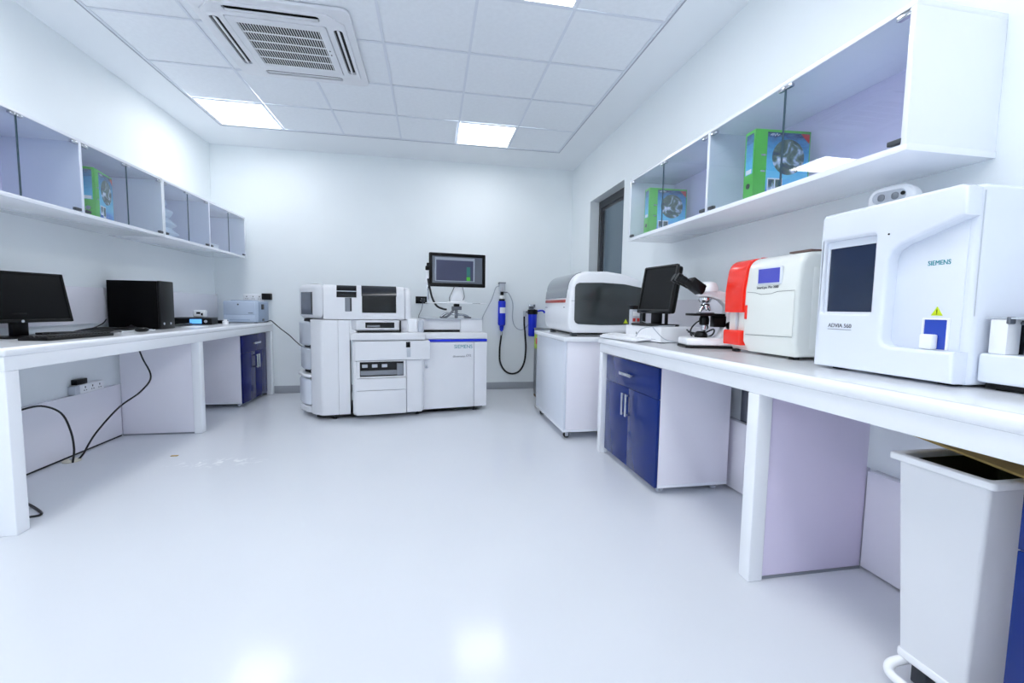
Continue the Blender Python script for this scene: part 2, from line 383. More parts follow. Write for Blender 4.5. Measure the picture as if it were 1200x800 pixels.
# ------------------------------------------------------------------ mobile base cabinets
def base_cabinet(label, xf, xb, y0, y1, m, side, drawer=.185, z0=.062, z1=.757, group='blue wheeled base cabinets'):
    """front face at xf looking toward the aisle; side=+1 aisle lies at -x"""
    t = thing('base_cabinet', label, 'cabinet', ((xf+xb)/2, (y0+y1)/2, 0), 0, group); P = Part(t); s = side
    fx = lambda a, b: (min(xf+s*a, xf+s*b), max(xf+s*a, xf+s*b))
    g = .0015; xi = xf+s*.019; a, b_ = min(xi, xb), max(xi, xb)
    bm = nb(); ab(bm, a, b_, y0, y0+.018, z0, z1, .001); ab(bm, a, b_, y1-.018, y1, z0, z1, .001)
    ab(bm, a, b_, y0+.018, y1-.018, z1-.018, z1, .001); ab(bm, min(xb, xb-s*.006), max(xb, xb-s*.006), y0+.018, y1-.018, z0, z1-.018, 0)
    P(obj('carcass', bm, LAV)); P(box('bottom_board', (a, b_, y0-.001, y1+.001, z0-.018, z0), LAM, None, .001))
    ym = (y0+y1)/2; zd = z1-drawer
    d = P(box('drawer', (*fx(0, .018), y0+g, y1-g, zd+g, z1), m, None, .0015))
    def handle(p, q, par):
        bm = nb(); dx = -s*.028
        for e in (p, q): ab(bm, min(e[0], e[0]+dx), max(e[0], e[0]+dx), e[1]-.006, e[1]+.006, e[2]-.006, e[2]+.006, .001)
        e = .007; x0_ = xf+dx
        ab(bm, min(x0_, x0_-s*.01), max(x0_, x0_-s*.01), min(p[1], q[1])-e-.004, max(p[1], q[1])+e+.004, min(p[2], q[2])-e-.004, max(p[2], q[2])+e+.004, .004)
        P(obj('handle', bm, CHROME)).parent = par
    handle((xf, ym-.075, zd+drawer*.5), (xf, ym+.075, zd+drawer*.5), d)
    for k in (-1, 1):
        ya, yb = (y0+g, ym-g) if k < 0 else (ym+g, y1-g)
        dd = P(box('door', (*fx(0, .018), ya, yb, z0-.016, zd-g), m, None, .0015))
        yh = ym+k*.028
        handle((xf, yh, zd-.045), (xf, yh, zd-.175), dd)
    for yy in (y0+.05, y1-.05):
        for xx in (xf+s*.06, xb-s*.06):
            bm = nb(); r = .021
            at(bm, [(xx, yy-.011, r), (xx, yy-.006, r), (xx, yy+.006, r), (xx, yy+.011, r)], [r*.8, r, r, r*.8], 20)
            o = P(obj('caster', bm, LGREY))
            bm = nb(); ab(bm, xx-.012, xx+.012, yy-.016, yy-.013, r*.8, z0-.018, .001); ab(bm, xx-.012, xx+.012, yy+.013, yy+.016, r*.8, z0-.018, .001)
            ab(bm, xx-.018, xx+.018, yy-.018, yy+.018, z0-.022, z0-.018, 0)
            P(obj('caster_fork', bm, CHROME)).parent = o
    return t
base_cabinet('glossy blue wheeled cabinet under the far end of the right bench', 1.29, 1.765, 2.305, 3.07, BLUE, 1)
base_cabinet('glossy blue wheeled cabinet at the right picture edge beside the white bin', 1.29, 1.765, -.05, .72, BLUE, 1)
base_cabinet('dark navy wheeled cabinet under the far end of the left bench', -1.945, -2.42, 4.965, 5.64, NAVY, -1)

# ------------------------------------------------------------------ wall cabinets
ZC0, ZC1 = 1.618, 2.08
def wall_cabinet(label, xf, xw, ys, aisle, near_white=False):
    """ys: bay limits; aisle = -1 when the doors face -x"""
    y0, y1 = ys[0], ys[-1]; s = -aisle
    t = thing('hanging_cabinet', label, 'cabinet', ((xf+xw)/2, (y0+y1)/2, ZC0), 0, 'glass-door wall cabinets'); P = Part(t)
    th = .018; xi = xf+s*.006; a, b_ = min(xi, xw-s*.001), max(xi, xw-s*.001)
    P(box('bottom_board', (min(xf, b_ if s > 0 else a), max(xf, b_ if s > 0 else a), y0-.003, y1, ZC0, ZC0+th+.004), LAM, None, .001))
    P(box('top_board', (min(xf, b_ if s > 0 else a), max(xf, b_ if s > 0 else a), y0, y1, ZC1-th, ZC1), LAM, None, .001))
    P(box('back_panel', (min(xw-s*.001, xw-s*.007), max(xw-s*.001, xw-s*.007), y0+th, y1-th, ZC0+th, ZC1-th), LAVD, None, 0))
    for i, y in enumerate(ys):
        yy = (y, y+th) if i == 0 else ((y-th, y) if i == len(ys)-1 else (y-th/2, y+th/2))
        xa = min(xf, b_ if s > 0 else a); xb = max(xf, b_ if s > 0 else a)
        P(box('side_panel', (xa, xb, *yy, ZC0+th+.004, ZC1-th), LAM if i in (0, len(ys)-1) else CABIN, None, .001))
    for i in range(len(ys)-1):
        ya, yb = ys[i]+.012, ys[i+1]-.012; ym = (ya+yb)/2
        for k, (p, q) in enumerate(((ya, ym-.002), (ym+.002, yb))):
            gx = xf+s*.008
            d = P(box('glass_door', (min(gx, gx-s*.005), max(gx, gx-s*.005), p, q, ZC0+.024, ZC1-.004), GLASS, None, 0))
            e = .0035
            bm = nb()
            for yy in ((q-.0015,) if k == 0 else (p,)): ab(bm, min(gx-s*.0002, gx-s*.0052), max(gx-s*.0002, gx-s*.0052), yy, yy+.0015, ZC0+.024, ZC1-.004, 0)
            P(obj('glass_edge', bm, EDGE)).parent = d
            hy = p if k == 0 else q
            hs = 1 if k == 0 else -1
            for zz, mm in ((ZC1-.038, CHROME), (ZC0+.028, DGREY)):
                u0, u1 = sorted((hy+hs*.004, hy+hs*.05))
                P(box('hinge', (gx-.009, gx+.009, u0, u1, zz, zz+.016), mm, None, .002)).parent = d
            u0, u1 = sorted(((q if k == 0 else p)-hs*(-.0) , (q if k == 0 else p)-hs*.035))
            P(box('catch', (gx-.009, gx+.007, u0, u1, ZC1-.034, ZC1-.020), CHROME, None, .002)).parent = d
    return t
wall_cabinet('long white wall cabinet with glass doors on the right wall', 1.494, XR, [1.195, 2.24, 3.21], -1)
wall_cabinet('nearer glass-door wall cabinet on the left wall, holding the green binder', -2.115, XL, [2.355, 3.187, 4.02], 1)
wall_cabinet('far glass-door wall cabinet on the left wall beside the room corner', -2.115, XL, [4.021, 4.762, 5.59], 1)

# ------------------------------------------------------------------ binders
def cover_mat(name, seed, axis):
    M = bpy.data.materials.new(name); M.use_nodes = True; nt = M.node_tree; N = nt.nodes; L = nt.links; b = N['Principled BSDF']
    tc = N.new('ShaderNodeTexCoord'); sp = N.new('ShaderNodeSeparateXYZ'); L.new(tc.outputs['Object'], sp.inputs[0])
    nz = N.new('ShaderNodeTexNoise'); nz.inputs['Scale'].default_value = 14; nz.inputs['Detail'].default_value = 5; nz.inputs['Distortion'].default_value = 1.5
    mp = N.new('ShaderNodeMapping'); mp.inputs['Scale'].default_value = (1, 1, 3); mp.inputs['Location'].default_value = (seed, 0, 0)
    L.new(tc.outputs['Object'], mp.inputs[0]); L.new(mp.outputs[0], nz.inputs['Vector'])
    ma = N.new('ShaderNodeMath'); ma.operation = 'MULTIPLY_ADD'; ma.inputs[1].default_value = .12; L.new(nz.outputs['Fac'], ma.inputs[0]); L.new(sp.outputs['Z'], ma.inputs[2])
    mr = N.new('ShaderNodeMapRange'); mr.inputs['From Min'].default_value = .06; mr.inputs['From Max'].default_value = .38; L.new(ma.outputs[0], mr.inputs['Value'])
    cr = N.new('ShaderNodeValToRGB'); E_ = cr.color_ramp.elements; E_[0].position = 0; E_[0].color = (*lin((34, 70, 180)), 1); E_[1].position = 1; E_[1].color = (*lin((24, 34, 84)), 1)
    for p_, c_ in ((.14, (80, 165, 235)), (.3, (110, 210, 240)), (.5, (85, 190, 230)), (.78, (60, 145, 195))):
        e = E_.new(p_); e.color = (*lin(c_), 1)
    L.new(mr.outputs[0], cr.inputs[0]); L.new(cr.outputs[0], b.inputs['Base Color']); b.inputs['Roughness'].default_value = .25
    return M
COVER = cover_mat('printed_blue_cover', 0, 'X')
def globe_mat():
    M = bpy.data.materials.new('printed_globe'); M.use_nodes = True; nt = M.node_tree; N = nt.nodes; L = nt.links; b = N['Principled BSDF']
    tc = N.new('ShaderNodeTexCoord'); nz = N.new('ShaderNodeTexNoise'); nz.inputs['Scale'].default_value = 16; nz.inputs['Detail'].default_value = 5; nz.inputs['Distortion'].default_value = .8
    L.new(tc.outputs['Object'], nz.inputs['Vector']); cr = N.new('ShaderNodeValToRGB'); E_ = cr.color_ramp.elements
    E_[0].position = .34; E_[0].color = (*lin((34, 60, 90)), 1); E_[1].position = .68; E_[1].color = (*lin((240, 244, 250)), 1)
    for p_, c_ in ((.45, (70, 96, 80)), (.52, (100, 125, 110)), (.58, (160, 185, 205))):
        e = E_.new(p_); e.color = (*lin(c_), 1)
    L.new(nz.outputs['Fac'], cr.inputs[0]); L.new(cr.outputs[0], b.inputs['Base Color']); b.inputs['Roughness'].default_value = .25
    return M
GLOBE = globe_mat()
def binder(label, loc, rz, hole=True):
    """local: spine faces -x (width .075 along y), big cover faces -y, depth .285 along +x, height .32"""
    t = thing('ring_binder', label, 'binder', loc, rz, 'green lever-arch binders')
    bm = nb(); D, Wd, Hh = .285, .075, .32
    ab(bm, 0, D, 0, .0035, 0, Hh, .001); ab(bm, 0, D, Wd-.0035, Wd, 0, Hh, .001); ab(bm, 0, .0035, 0, Wd, 0, Hh, .001)
    obj('cover_boards', bm, GREENB, t)
    box('paper_block', (.02, D-.02, .012, Wd-.014, .006, .3), PAPER, t, .001)
    c = box('cover_print', (.062, D-.006, -.0012, 0, .001, Hh-.012), COVER, t, 0)
    bm = nb(); n = 28; cx, cz, r = .172, .195, .083
    v = [bm.verts.new((cx+r*math.cos(2*PI*k/n), -.0018, cz+r*math.sin(2*PI*k/n))) for k in range(n)]
    v2 = [bm.verts.new((q.co.x, -.0012, q.co.z)) for q in v]; bm.faces.new(v)
    for k in range(n): bm.faces.new((v[k], v[(k+1) % n], v2[(k+1) % n], v2[k]))
    obj('globe_print', bm, GLOBE, c)
    for d in [(.075, .105, -.002, -.0012, .04, .088), (.112, .145, -.002, -.0012, .03, .088)]: box('picture_print', d, GLOBE, c, 0)
    boxes('white_print', [(.07, .108, -.0017, -.0012, .033, .094), (.109, .148, -.0017, -.0012, .02, .094)], PAPER, c, 0)
    tube('script_print', [(.075, -.0016, .293), (.088, -.0016, .302), (.084, -.0016, .290), (.095, -.0016, .301), (.098, -.0016, .29), (.108, -.0016, .303), (.112, -.0016, .292), (.122, -.0016, .299)], .0016, PAPER, c, 5)
    bm = nb(); vv = [bm.verts.new(q) for q in ((.232, -.0016, .306), (.277, -.0016, .306), (.277, -.0016, .262))]; bm.faces.new(vv)
    o = obj('corner_flash', bm, REDL, c)
    s = box('spine_label', (-.0012, 0, .012, .063, .115, .305), COVER, t, 0)
    box('spine_label_strip', (-.0016, -.0012, .018, .057, .118, .138), PAPER, s, 0)
    for z in (.125, .2): box('rado_slot', (.033, .056, -.0015, .001, z-.004, z+.004), CHROME, t, .001)
    cyl('finger_ring', (-.003, .0375, .06), (.001, .0375, .06), .013, CHROME if not hole else BLACK, t, 20)
    return t
binder('green binder in the nearer bay of the right wall cabinet, beside the light reflection', (1.515, 1.905, ZC0+.0225), math.radians(-4))
binder('green binder in the far bay of the right wall cabinet', (1.525, 2.955, ZC0+.0225), math.radians(-2))
binder('green binder standing in the left wall cabinet', (-2.155, 3.35, ZC0+.0225), math.radians(104), False)

# cloth bundle and white packet in left cabinet
def blob(bm, c, r, seed, n=14, m_=10, amp=.18):
    rnd = random.Random(seed); ph = [rnd.uniform(0, 6.28) for _ in range(6)]
    rows = []
    for i in range(m_+1):
        th_ = PI*i/m_; row = []
        for k in range(n):
            f = 2*PI*k/n; q = 1+amp*(math.sin(3*f+ph[0]+2*th_)+.6*math.sin(5*f+ph[1]-3*th_)+.5*math.sin(7*th_+ph[2]))
            row.append(bm.verts.new((c[0]+r[0]*q*math.sin(th_)*math.cos(f), c[1]+r[1]*q*math.sin(th_)*math.sin(f), c[2]+r[2]*math.cos(th_)*(1+amp*.3*math.sin(4*f)))))
        rows.append(row)
    for a, b_ in zip(rows, rows[1:]):
        for k in range(n): bm.faces.new((a[k], a[(k+1) % n], b_[(k+1) % n], b_[k]))
bm = nb()
for i, (z, rx, ry, rz_) in enumerate(((.045, .11, .15, .05), (.12, .12, .16, .055), (.20, .1, .13, .06), (.275, .09, .1, .055))):
    blob(bm, (-2.27-.01*(i % 2), 4.23-.02*i, ZC0+.026+z), (rx, ry, rz_), i+3, 36, 20, .10)
t = tag(obj('folded_cloth', bm, CLOTH, None, 60), 'crumpled pale blue cloth bundle inside the far left wall cabinet', 'cloth')
t = thing('paper_carton', 'small low white carton in the last bay of the left wall cabinet', 'box', (-2.28, 4.98, ZC0+.0225))
box('carton', (-.07, .07, -.17, .17, 0, .05), PAPER, t, .003); box('lid', (-.073, .073, -.173, .173, .05, .062), PAPER, t, .002)

# ------------------------------------------------------------------ cassette air conditioner
ax, ay, e = -.985, 3.475, .475
t = thing('air_conditioner', 'square ceiling cassette air conditioner with slotted grille', 'air conditioner', (ax, ay, H))
def cham(e, c): return [(-e+c, -e), (e-c, -e), (e, -e+c), (e, e-c), (e-c, e), (-e+c, e), (-e, e-c), (-e, -e+c)]
sl = [rr(-.28, .28, -.40, -.345, .02), rr(-.28, .28, .345, .40, .02), rr(-.40, -.345, -.28, .28, .02), rr(.345, .40, -.28, .28, .02)]
plate('fascia', [rr(-e, e, -e, e, .05), rr(-.27, .27, -.27, .27, .01)]+sl, 'Z', -.022, .02, MW, t, .004)
plate('raised_ring', [cham(.425, .09), rr(-.305, .305, -.305, .305, .01)]+sl, 'Z', -.032, .012, MW, t, .003)
plate('grille_frame', [rr(-.302, .302, -.302, .302, .015), rr(-.25, .25, -.25, .25, .004)], 'Z', -.036, .014, MW, t, .003)
box('duct_cavity', (-.45, .45, -.45, .45, 0.001, .003), DARK, t, 0)
box('grille_shade_plate', (-.262, .262, -.262, .262, -.028, -.026), BLACK, t, 0)  # black plate close behind the slats, standing in for shade in the slots
boxes('slot_shade_sheets', [(-.30, .30, -.42, -.325, -.012, -.011), (-.30, .30, .325, .42, -.012, -.011), (-.42, -.325, -.30, .30, -.012, -.011), (.325, .42, -.30, .30, -.012, -.011)], BLACK, t, 0)  # black sheets closing the outlet slots, painted as their inner shade
bm = nb(); nsl = 30
for k in range(nsl):
    x = -.25+.5*(k+.5)/nsl; ab(bm, x-.0026, x+.0026, -.25, .25, -.0325, -.0305, 0)
for k in range(6):
    y = -.25+.5*k/5; ab(bm, -.25, .25, y-.007, y+.007, -.0335, -.0305, 0)
obj('grille', bm, MW, t)
for (x0, x1, y0, y1) in ((-.27, .27, -.365, -.347), (-.27, .27, .364, .381), (-.381, -.364, -.27, .27), (.364, .381, -.27, .27)):
    box('louvre', (x0, x1, y0, y1, -.03, -.024), MW, t, .003)
bm = nb()
for y in (.02, -.03): ab(bm, .268, .276, y-.006, y+.006, -.0375, -.035, 0)
obj('indicator', bm, BLACK, t)

# ------------------------------------------------------------------ big floor-standing chemistry analyser
t = thing('chemistry_analyzer', 'large white floor-standing laboratory analyser against the back wall', 'analyser', (0.574, 4.56, 0), math.radians(9))
G = .0025
prism('corner_housing', [(-1.461, 0), (-1.461, .75), (-1.71, .75), (-1.71, .14), (-1.70, .11)]+arc(-1.585, .045, .045, 220, 270, 6), .05, .955, MW, t, .004)
prism('front_panel', [(-1.358, .002), (-1.358, .75), (-1.459, .75), (-1.459, .002)], .05, .955, MW, t, .004)
# bottles / containers in the left wing
prism('base_foot_panel', [(-1.712, .16), (-1.712, .7), (-1.83, .7), (-1.83, .36), (-1.76, .2)], .05, .11, MW, t, .006)
for z0, z1, mm, d in ((.70, .93, LGREY, .0), (.465, .675, LGREY, .01), (.12, .375, MW2, -.005)):
    c = prism('reagent_container', [(-1.713, .165), (-1.713, .7), (-1.835+d, .7), (-1.835+d, .40), (-1.79, .25), (-1.755, .195)], z0, z1, mm, t, .02)
prism('tray_handle', [(-1.71, .13), (-1.71, .6), (-1.85, .6), (-1.85, .38), (-1.79, .22), (-1.745, .15)], .395, .425, MWR, t, .012)
prism('wing_cavity', [(-1.71, .22), (-1.71, .68), (-1.79, .68), (-1.79, .40)], .11, .955, DARK, t, .002)
# upper module
zt = 1.285
prof = [(0, .962)]+arc(.10, zt-.10, .10, 180, 90, 10)+[(.4, zt+.012), (.72, zt+.012), (.72, .962)]
plate('upper_cover', [prof], 'X', -1.585, .735, MW, t, .004, ang=50)
prof2 = [(.012, .962)]+arc(.127, zt-.125, .115, 180, 90, 10)+[(.6, zt-.01), (.6, .962)]
plate('upper_end_cover', [prof2], 'X', -.849, .07, MW, t, .025, ang=50)
# left rounded wing of the upper module
prism('upper_wing_cover', [(-1.587, .004), (-1.587, .72), (-1.82, .72), (-1.82, .36), (-1.80, .30), (-1.66, .07), (-1.62, .02)], .962, zt+.008, MW, t, .05)
c0 = Vector((-1.685, .112)); c1 = Vector((-1.80, .30)); dd = (c1-c0).normalized(); nn = Vector((-dd.y, dd.x))
if nn.y > 0: nn = -nn
pw = [c0+nn*.003, c1+nn*.003, c1-nn*.01, c0-nn*.01]
prism('wing_window', [tuple(q) for q in pw], 1.0, 1.215, VISOR, t, .002)
prism('wing_window_trim', [tuple(q) for q in (c0+nn*.004, c0+dd*.02+nn*.004, c0+dd*.02-nn*.008, c0-nn*.008)], 1.015, 1.215, DARK, t, .001)
def wprof(z0, z1f, off=.003):
    P_ = [(0-off, z0), (0-off, zt-.10)]+[(.10+(.10+off)*math.cos(math.radians(a)), zt-.10+(.10+off)*math.sin(math.radians(a))) for a in range(170, z1f, -10)]
    return P_
strip('viewing_window', wprof(1.025, 100), -1.243, -.928, 'X', BLACKG, t, .004)
strip('visor_hood', wprof(1.195, 100, .006), -1.247, -.924, 'X', HOOD, t, .003)
strip('left_window', wprof(1.168, 100), -1.468, -1.292, 'X', BLACKG, t, .004)
strip('left_window_bar', [(-.0055, 1.222), (-.0055, 1.23)], -1.468, -1.292, 'X', LGREY, t, .003)
plate('hand_recess', [rr(-1.395, -1.335, 1.035, 1.165, .006)], 'Y', -.0025, .003, MGREY, t, .001)
plate('hand_recess_shadow_gap', [rr(-1.35, -1.337, 1.04, 1.162, .003)], 'Y', -.0035, .003, DARK, t, .0005)

# drawer zone
box('drawer_housing', (-1.355, -.66, .035, .7, .835, .958), MW, t, .004)
plate('drawer_frame', [rr(-1.30, -.90, .858, .955, .008), rr(-1.215, -.945, .878, .932, .004)], 'Y', .005, .028, MW, t, .003)
box('drawer_window', (-1.215, -.945, .02, .026, .878, .932), BLACKG, t, 0)
box('drawer_rack', (-1.20, -1.08, .012, .019, .884, .905), MGREY, t, .002)
box('drawer_shadow_gap', (-1.29, -.885, -.03, .034, .836, .848), DARK, t, .001)
box('drawer_side_seal', (-.893, -.882, -.01, .03, .848, .95), DARK, t, .001)
# left end cheek curved up
plate('band_cheek', [[(-1.357, .80), (-1.30, .80), (-1.30, .85), (-1.335, .87), (-1.345, .955), (-1.357, .955)]], 'Y', -.02, .06, MW, t, .003)
box('shelf_band', (-1.357, -.655, -.10, .5, .765, .835), MW, t, .018, 4)
box('mid_housing', (-1.335, -.66, -.045, .7, .05, .764), MW, t, .02, 4)
plate('upper_front', [rr(-1.31, -.615, .575, .758, .006)], 'Y', -.095, .1, MW, t, .004)
box('front_stile', (-1.328, -1.29, -.085, .0, .055, .57), MW, t, .015, 3)
plate('rack_opening_frame', [rr(-1.295, -.845, .405, .568, .004), rr(-1.27, -.865, .418, .560, .004)], 'Y', -.088, .045, MW, t, .002)
rc = box('rack_cavity', (-1.27, -.865, -.052, -.044, .418, .560), DARK, t, 0)
for u in (-1.22, -1.13, -1.04):
    box('sample_rack', (u-.03, u+.02, -.08, -.055, .505, .535), LGREY, t, .003, M=None)
box('rack_rail', (-1.265, -.93, -.075, -.055, .43, .475), MGREY, t, .003)
box('rack_side_plate', (-.93, -.868, -.083, -.055, .42, .54), MGREY, t, .002)
plate('lower_front', [rr(-1.305, -.845, .287, .400, .004)], 'Y', -.088, .05, MW, t, .003)
plate('bottom_front', [rr(-1.305, -.845, .05, .282, .004)], 'Y', -.088, .05, MW, t, .003)
plate('middle_column_panel', [rr(-.838, -.688, .05, .570, .004)], 'Y', -.07, .05, MW, t, .003)
box('switch', (-.845, -.805, -.099, -.09, .695, .748), BLACK, t, .002)
box('switch_plate', (-.838, -.80, -.098, -.09, .60, .688), LGREY, t, .004)
# right door side
box('right_housing', (-.66, -.004, .02, .7, .05, .764), MW, t, .004)
d = plate('door', [rr(-.680, -.143, .05, .733, .006)], 'Y', 0, .03, MW, t, .004)
plate('side_strip_panel', [rr(-.137, -.002, .05, .733, .006)], 'Y', .001, .03, MW, t, .004)
bl = box('accent_stripe', (-.615, -.002, -.004, .02, .738, .762), BLUEF, t, .002); lab(bl, 'blue accent stripe')
cyl('lock', (-.635, -.004, .485), (-.635, .002, .485), .016, CHROME, d, 20)
cyl('key_slot', (-.635, -.006, .485), (-.635, .0, .485), .006, DGREY, d, 12)
text('SIEMENS', .052, face_M('-Y', (-.255, -.0006, .684)), TEAL, d)
text('dimension', .032, face_M('-Y', (-.30, -.0006, .585)), GREYP, d)
text('EXL', .034, face_M('-Y', (-.20, -.0006, .592)), GREYP, d, shear=.3)
box('deck', (-.655, 0, -.005, .7, .766, .825), MW, t, .006, 3)
box('rear_ledge', (-.66, -.25, .19, .7, .85, .958), MW, t, .004)
box('rear_ledge_foot', (-.66, -.25, .2, .7, .825, .85), DARK, t, 0)
box('rear_side_box', (-.25, -.015, .15, .7, .825, .96), MW, t, .006)
box('rear_ledge_lid', (-.62, -.01, .14, .7, .96, .968), LGREY, t, .002)
box('deck_module', (-.815, -.725, .0, .16, .836, .968), MWR, t, .008, 3)
box('deck_module', (-.715, -.655, .02, .16, .83, .96), LGREY, t, .02, 4)
boxes('chassis_shadow', [(-1.66, -.03, .06, .66, .028, .05)], DARK, t, .002)  # dark underside slab that also paints the black shadow below the machine
for u, v in ((-1.5, .06), (-.12, .06), (-.72, .06), (-1.5, .6), (-.12, .6)):
    lathe('levelling_foot', [(.02, 0), (.02, .006), (.008, .012), (.008, .03)], (u, v, 0), DGREY, t, 14)
# workstation on top: shelf, arm, keyboard-less plate
w2 = box('monitor_shelf', (-.575, .06, .25, .5, 1.128, 1.138), MWR, t, .004)
box('shelf_slot_print', (-.10, -.01, .2495, .2502, 1.131, 1.135), GREYP, w2, 0)
tube('swing_arm', [(-.42, .40, .975), (-.36, .38, 1.02), (-.25, .36, 1.01), (-.15, .38, 1.0), (-.10, .40, .975)], .014, CHROME, t, 8, 4)
tube('swing_arm', [(-.40, .36, .972), (-.34, .34, 1.0), (-.26, .36, 1.10), (-.26, .37, 1.128)], .012, GREYM, t, 8, 4)
boxes('arm_clamp', [(-.30, -.2, .33, .40, 1.06, 1.10), (-.27, -.24, .34, .38, .97, 1.07), (-.43, -.36, .33, .41, .969, .985), (-.16, -.09, .33, .41, .969, .985)], GREYM, t, .004)
boxes('arm_joint', [(-.285, -.225, .325, .37, 1.095, 1.127)], BLACK, t, .006)

# monitor on the analyser
ang9 = math.radians(9)
def L2W(u, v, z): return (0.574+u*math.cos(ang9)-v*math.sin(ang9), 4.56+u*math.sin(ang9)+v*math.cos(ang9), z)
t = thing('monitor', 'black widescreen monitor with lit window on the shelf above the big analyser', 'monitor', L2W(-.245, .36, 1.1385), ang9)
wd, ht = .625, .362; z0 = .172
plate('bezel', [rr(-wd/2, wd/2, z0, z0+ht, .012), rr(-wd/2+.035, wd/2-.035, z0+.04, z0+ht-.035, .003)], 'Y', -.03, .03, BLACK, t, .004)
box('back_shell', (-wd/2+.004, wd/2-.004, -.006, .03, z0+.004, z0+ht-.004), MWR, t, .01)
box('white_rim', (-wd/2-.004, wd/2+.004, -.012, -.004, z0-.002, z0+ht+.004), MWR, t, .004)
scr = mat('monitor_screen_grey', (44, 50, 60), .15, emis=((.10, .12, .16), .5), coat=.4)
s = box('screen', (-wd/2+.03, wd/2-.03, -.02, -.013, z0+.035, z0+ht-.03), scr, t, 0)
def em(n, c, k=1): return mat(n, c, .3, emis=(lin(c), k))
boxes('screen_window', [(-.25, .19, -.0205, -.02, z0+.06, z0+ht-.045)], em('screen_mid', (130, 138, 152), .3), s, 0)
boxes('screen_window_inner', [(-.235, .175, -.021, -.0205, z0+.068, z0+ht-.075)], em('screen_panel', (52, 56, 80), .35), s, 0)
boxes('screen_side_bar', [(.10, .14, -.0215, -.021, z0+.12, z0+.22)], em('screen_teal', (40, 96, 92), .4), s, 0)
boxes('screen_green_button', [(.10, .14, -.0215, -.021, z0+.072, z0+.112)], em('screen_green', (60, 150, 40), .45), s, 0)
plate('neck', [[(-.085, .012), (.085, .012), (.045, .15), (.035, z0+.01), (-.035, z0+.01), (-.045, .15)]], 'Y', 0, .03, MWR, t, .006)
prism('stand_base', rr(-.10, .10, -.07, .10, .03), 0, .012, MWR, t, .004)
tube('monitor_cable', [(-.03, .0, z0+.005), (-.06, -.02, .12), (-.09, -.03, .06), (-.085, -.02, .014)], .004, GREYP, t, 8, 5)
tube('monitor_cable', [(.06, .0, z0+.005), (.07, -.02, .11), (.075, -.02, .06), (.06, .02, .014)], .004, GREYP, t, 8, 5)

# handset / scanner left of the monitor
p = L2W(-.565, .36, 0)
t = thing('barcode_scanner', 'small handheld scanner with black cable left of the analyser monitor', 'scanner', (p[0], p[1], 1.13), ang9)
box('handle', (-.02, .02, -.015, .015, .26, .36), MWR, t, .01, 3)
box('head', (-.028, .028, -.03, .02, .35, .40), BLACK, t, .012, 3)
cyl('tip', (0, -.01, .395), (0, -.01, .43), .016, BLACK, t, 14, .004)
box('holder', (-.026, .026, .0, .02, .2, .28), MWR, t, .004)
box('holder_stem', (-.01, .01, .004, .016, .009, .21), CHROME, t, .002)
tube('coiled_cable', [(0, -.01, .26), (.015, -.03, .16), (.04, -.05, .05), (.085, -.07, -.03), (.15, -.07, -.06), (.19, -.05, -.065)], .011, CABLE, t, 10, 6)

# ------------------------------------------------------------------ back wall: sockets, filters
def socket(name, label, cx, cz, wd, mt_, n=1, group=None):
    t = thing(name, label, 'socket', (cx, YB, cz), 0, group)
    box('face_plate', (-wd/2, wd/2, -.012, 0, -.045, .045), mt_, t, .004)
    for k in range(n):
        x = (k-(n-1)/2)*.07
        boxes('socket_holes', [(x-.004, x+.004, -.013, -.0115, .008, .022), (x-.015, x-.006, -.013, -.0115, -.014, -.008), (x+.006, x+.015, -.013, -.0115, -.014, -.008)], BLACK if mt_ is not BLACK else LGREY, t, 0)
    return t
t = socket('power_socket', 'black wall socket with a plugged grey lead on the back wall', -.129, 1.175, .15, BLACK)
box('plug', (-.0, .045, -.045, -.013, -.03, .02), DGREY, t, .006)
tube('plug_lead', [(.02, -.04, -.03), (0, -.04, -.12), (-.035, -.03, -.2), (-.03, -.03, -.26)], .004, GREYM, t, 6, 5)

FX = .905
t = thing('water_filter', 'blue inline water filter cartridge hanging on the back wall beside the monitor', 'water filter', (FX, YB, .75))
lathe('cartridge', [(.028, .10), (.046, .115), (.05, .13), (.05, .415), (.044, .43)], (0, -.07, 0), BLUEF, t, 24)
lathe('lower_cone', [(.012, .03), (.024, .045), (.03, .09), (.028, .105)], (0, -.07, 0), BLUEF, t, 20)
lathe('black_collar', [(.036, .43), (.04, .435), (.04, .452), (.034, .455)], (0, -.07, 0), BLACK, t, 20)
lathe('white_cap', [(.032, .455), (.036, .46), (.036, .495), (.018, .505)], (0, -.07, 0), MWR, t, 20)
lathe('valve', [(.016, .505), (.022, .51), (.022, .545), (.014, .55)], (0, -.07, 0), BLACK, t, 16)
box('valve_lever', (.0, .07, -.08, -.06, .535, .55), GREYM, t, .004)
box('pump_body', (-.035, .035, -.10, -.02, .55, .66), LGREY, t, .008, 3)
box('pump_cap', (-.045, .045, -.105, -.0, .655, .672), MGREY, t, .003)
box('wall_bracket', (-.02, .02, -.022, 0, .40, .60), LGREY, t, .002)
strip('paper_label', [(x*.0515, 0) for x in ()] or [(0, 0), (0, 0.001)], 0, .001, 'X', PAPER, t) if 0 else None
bm = nb(); pr_ = [(.0508*math.sin(a_), -.07-.0508*math.cos(a_)) for a_ in [math.radians(q) for q in range(-40, 61, 10)]]
va = [bm.verts.new((q[0], q[1], .27)) for q in pr_]; vb = [bm.verts.new((q[0], q[1], .345)) for q in pr_]
for k in range(len(pr_)-1): bm.faces.new((va[k], va[k+1], vb[k+1], vb[k]))
obj('paper_label', bm, PAPER, t)
t2 = thing('hose', 'black drain hose hanging in a loop between the two blue filters', 'hose', (FX, YB, .75))
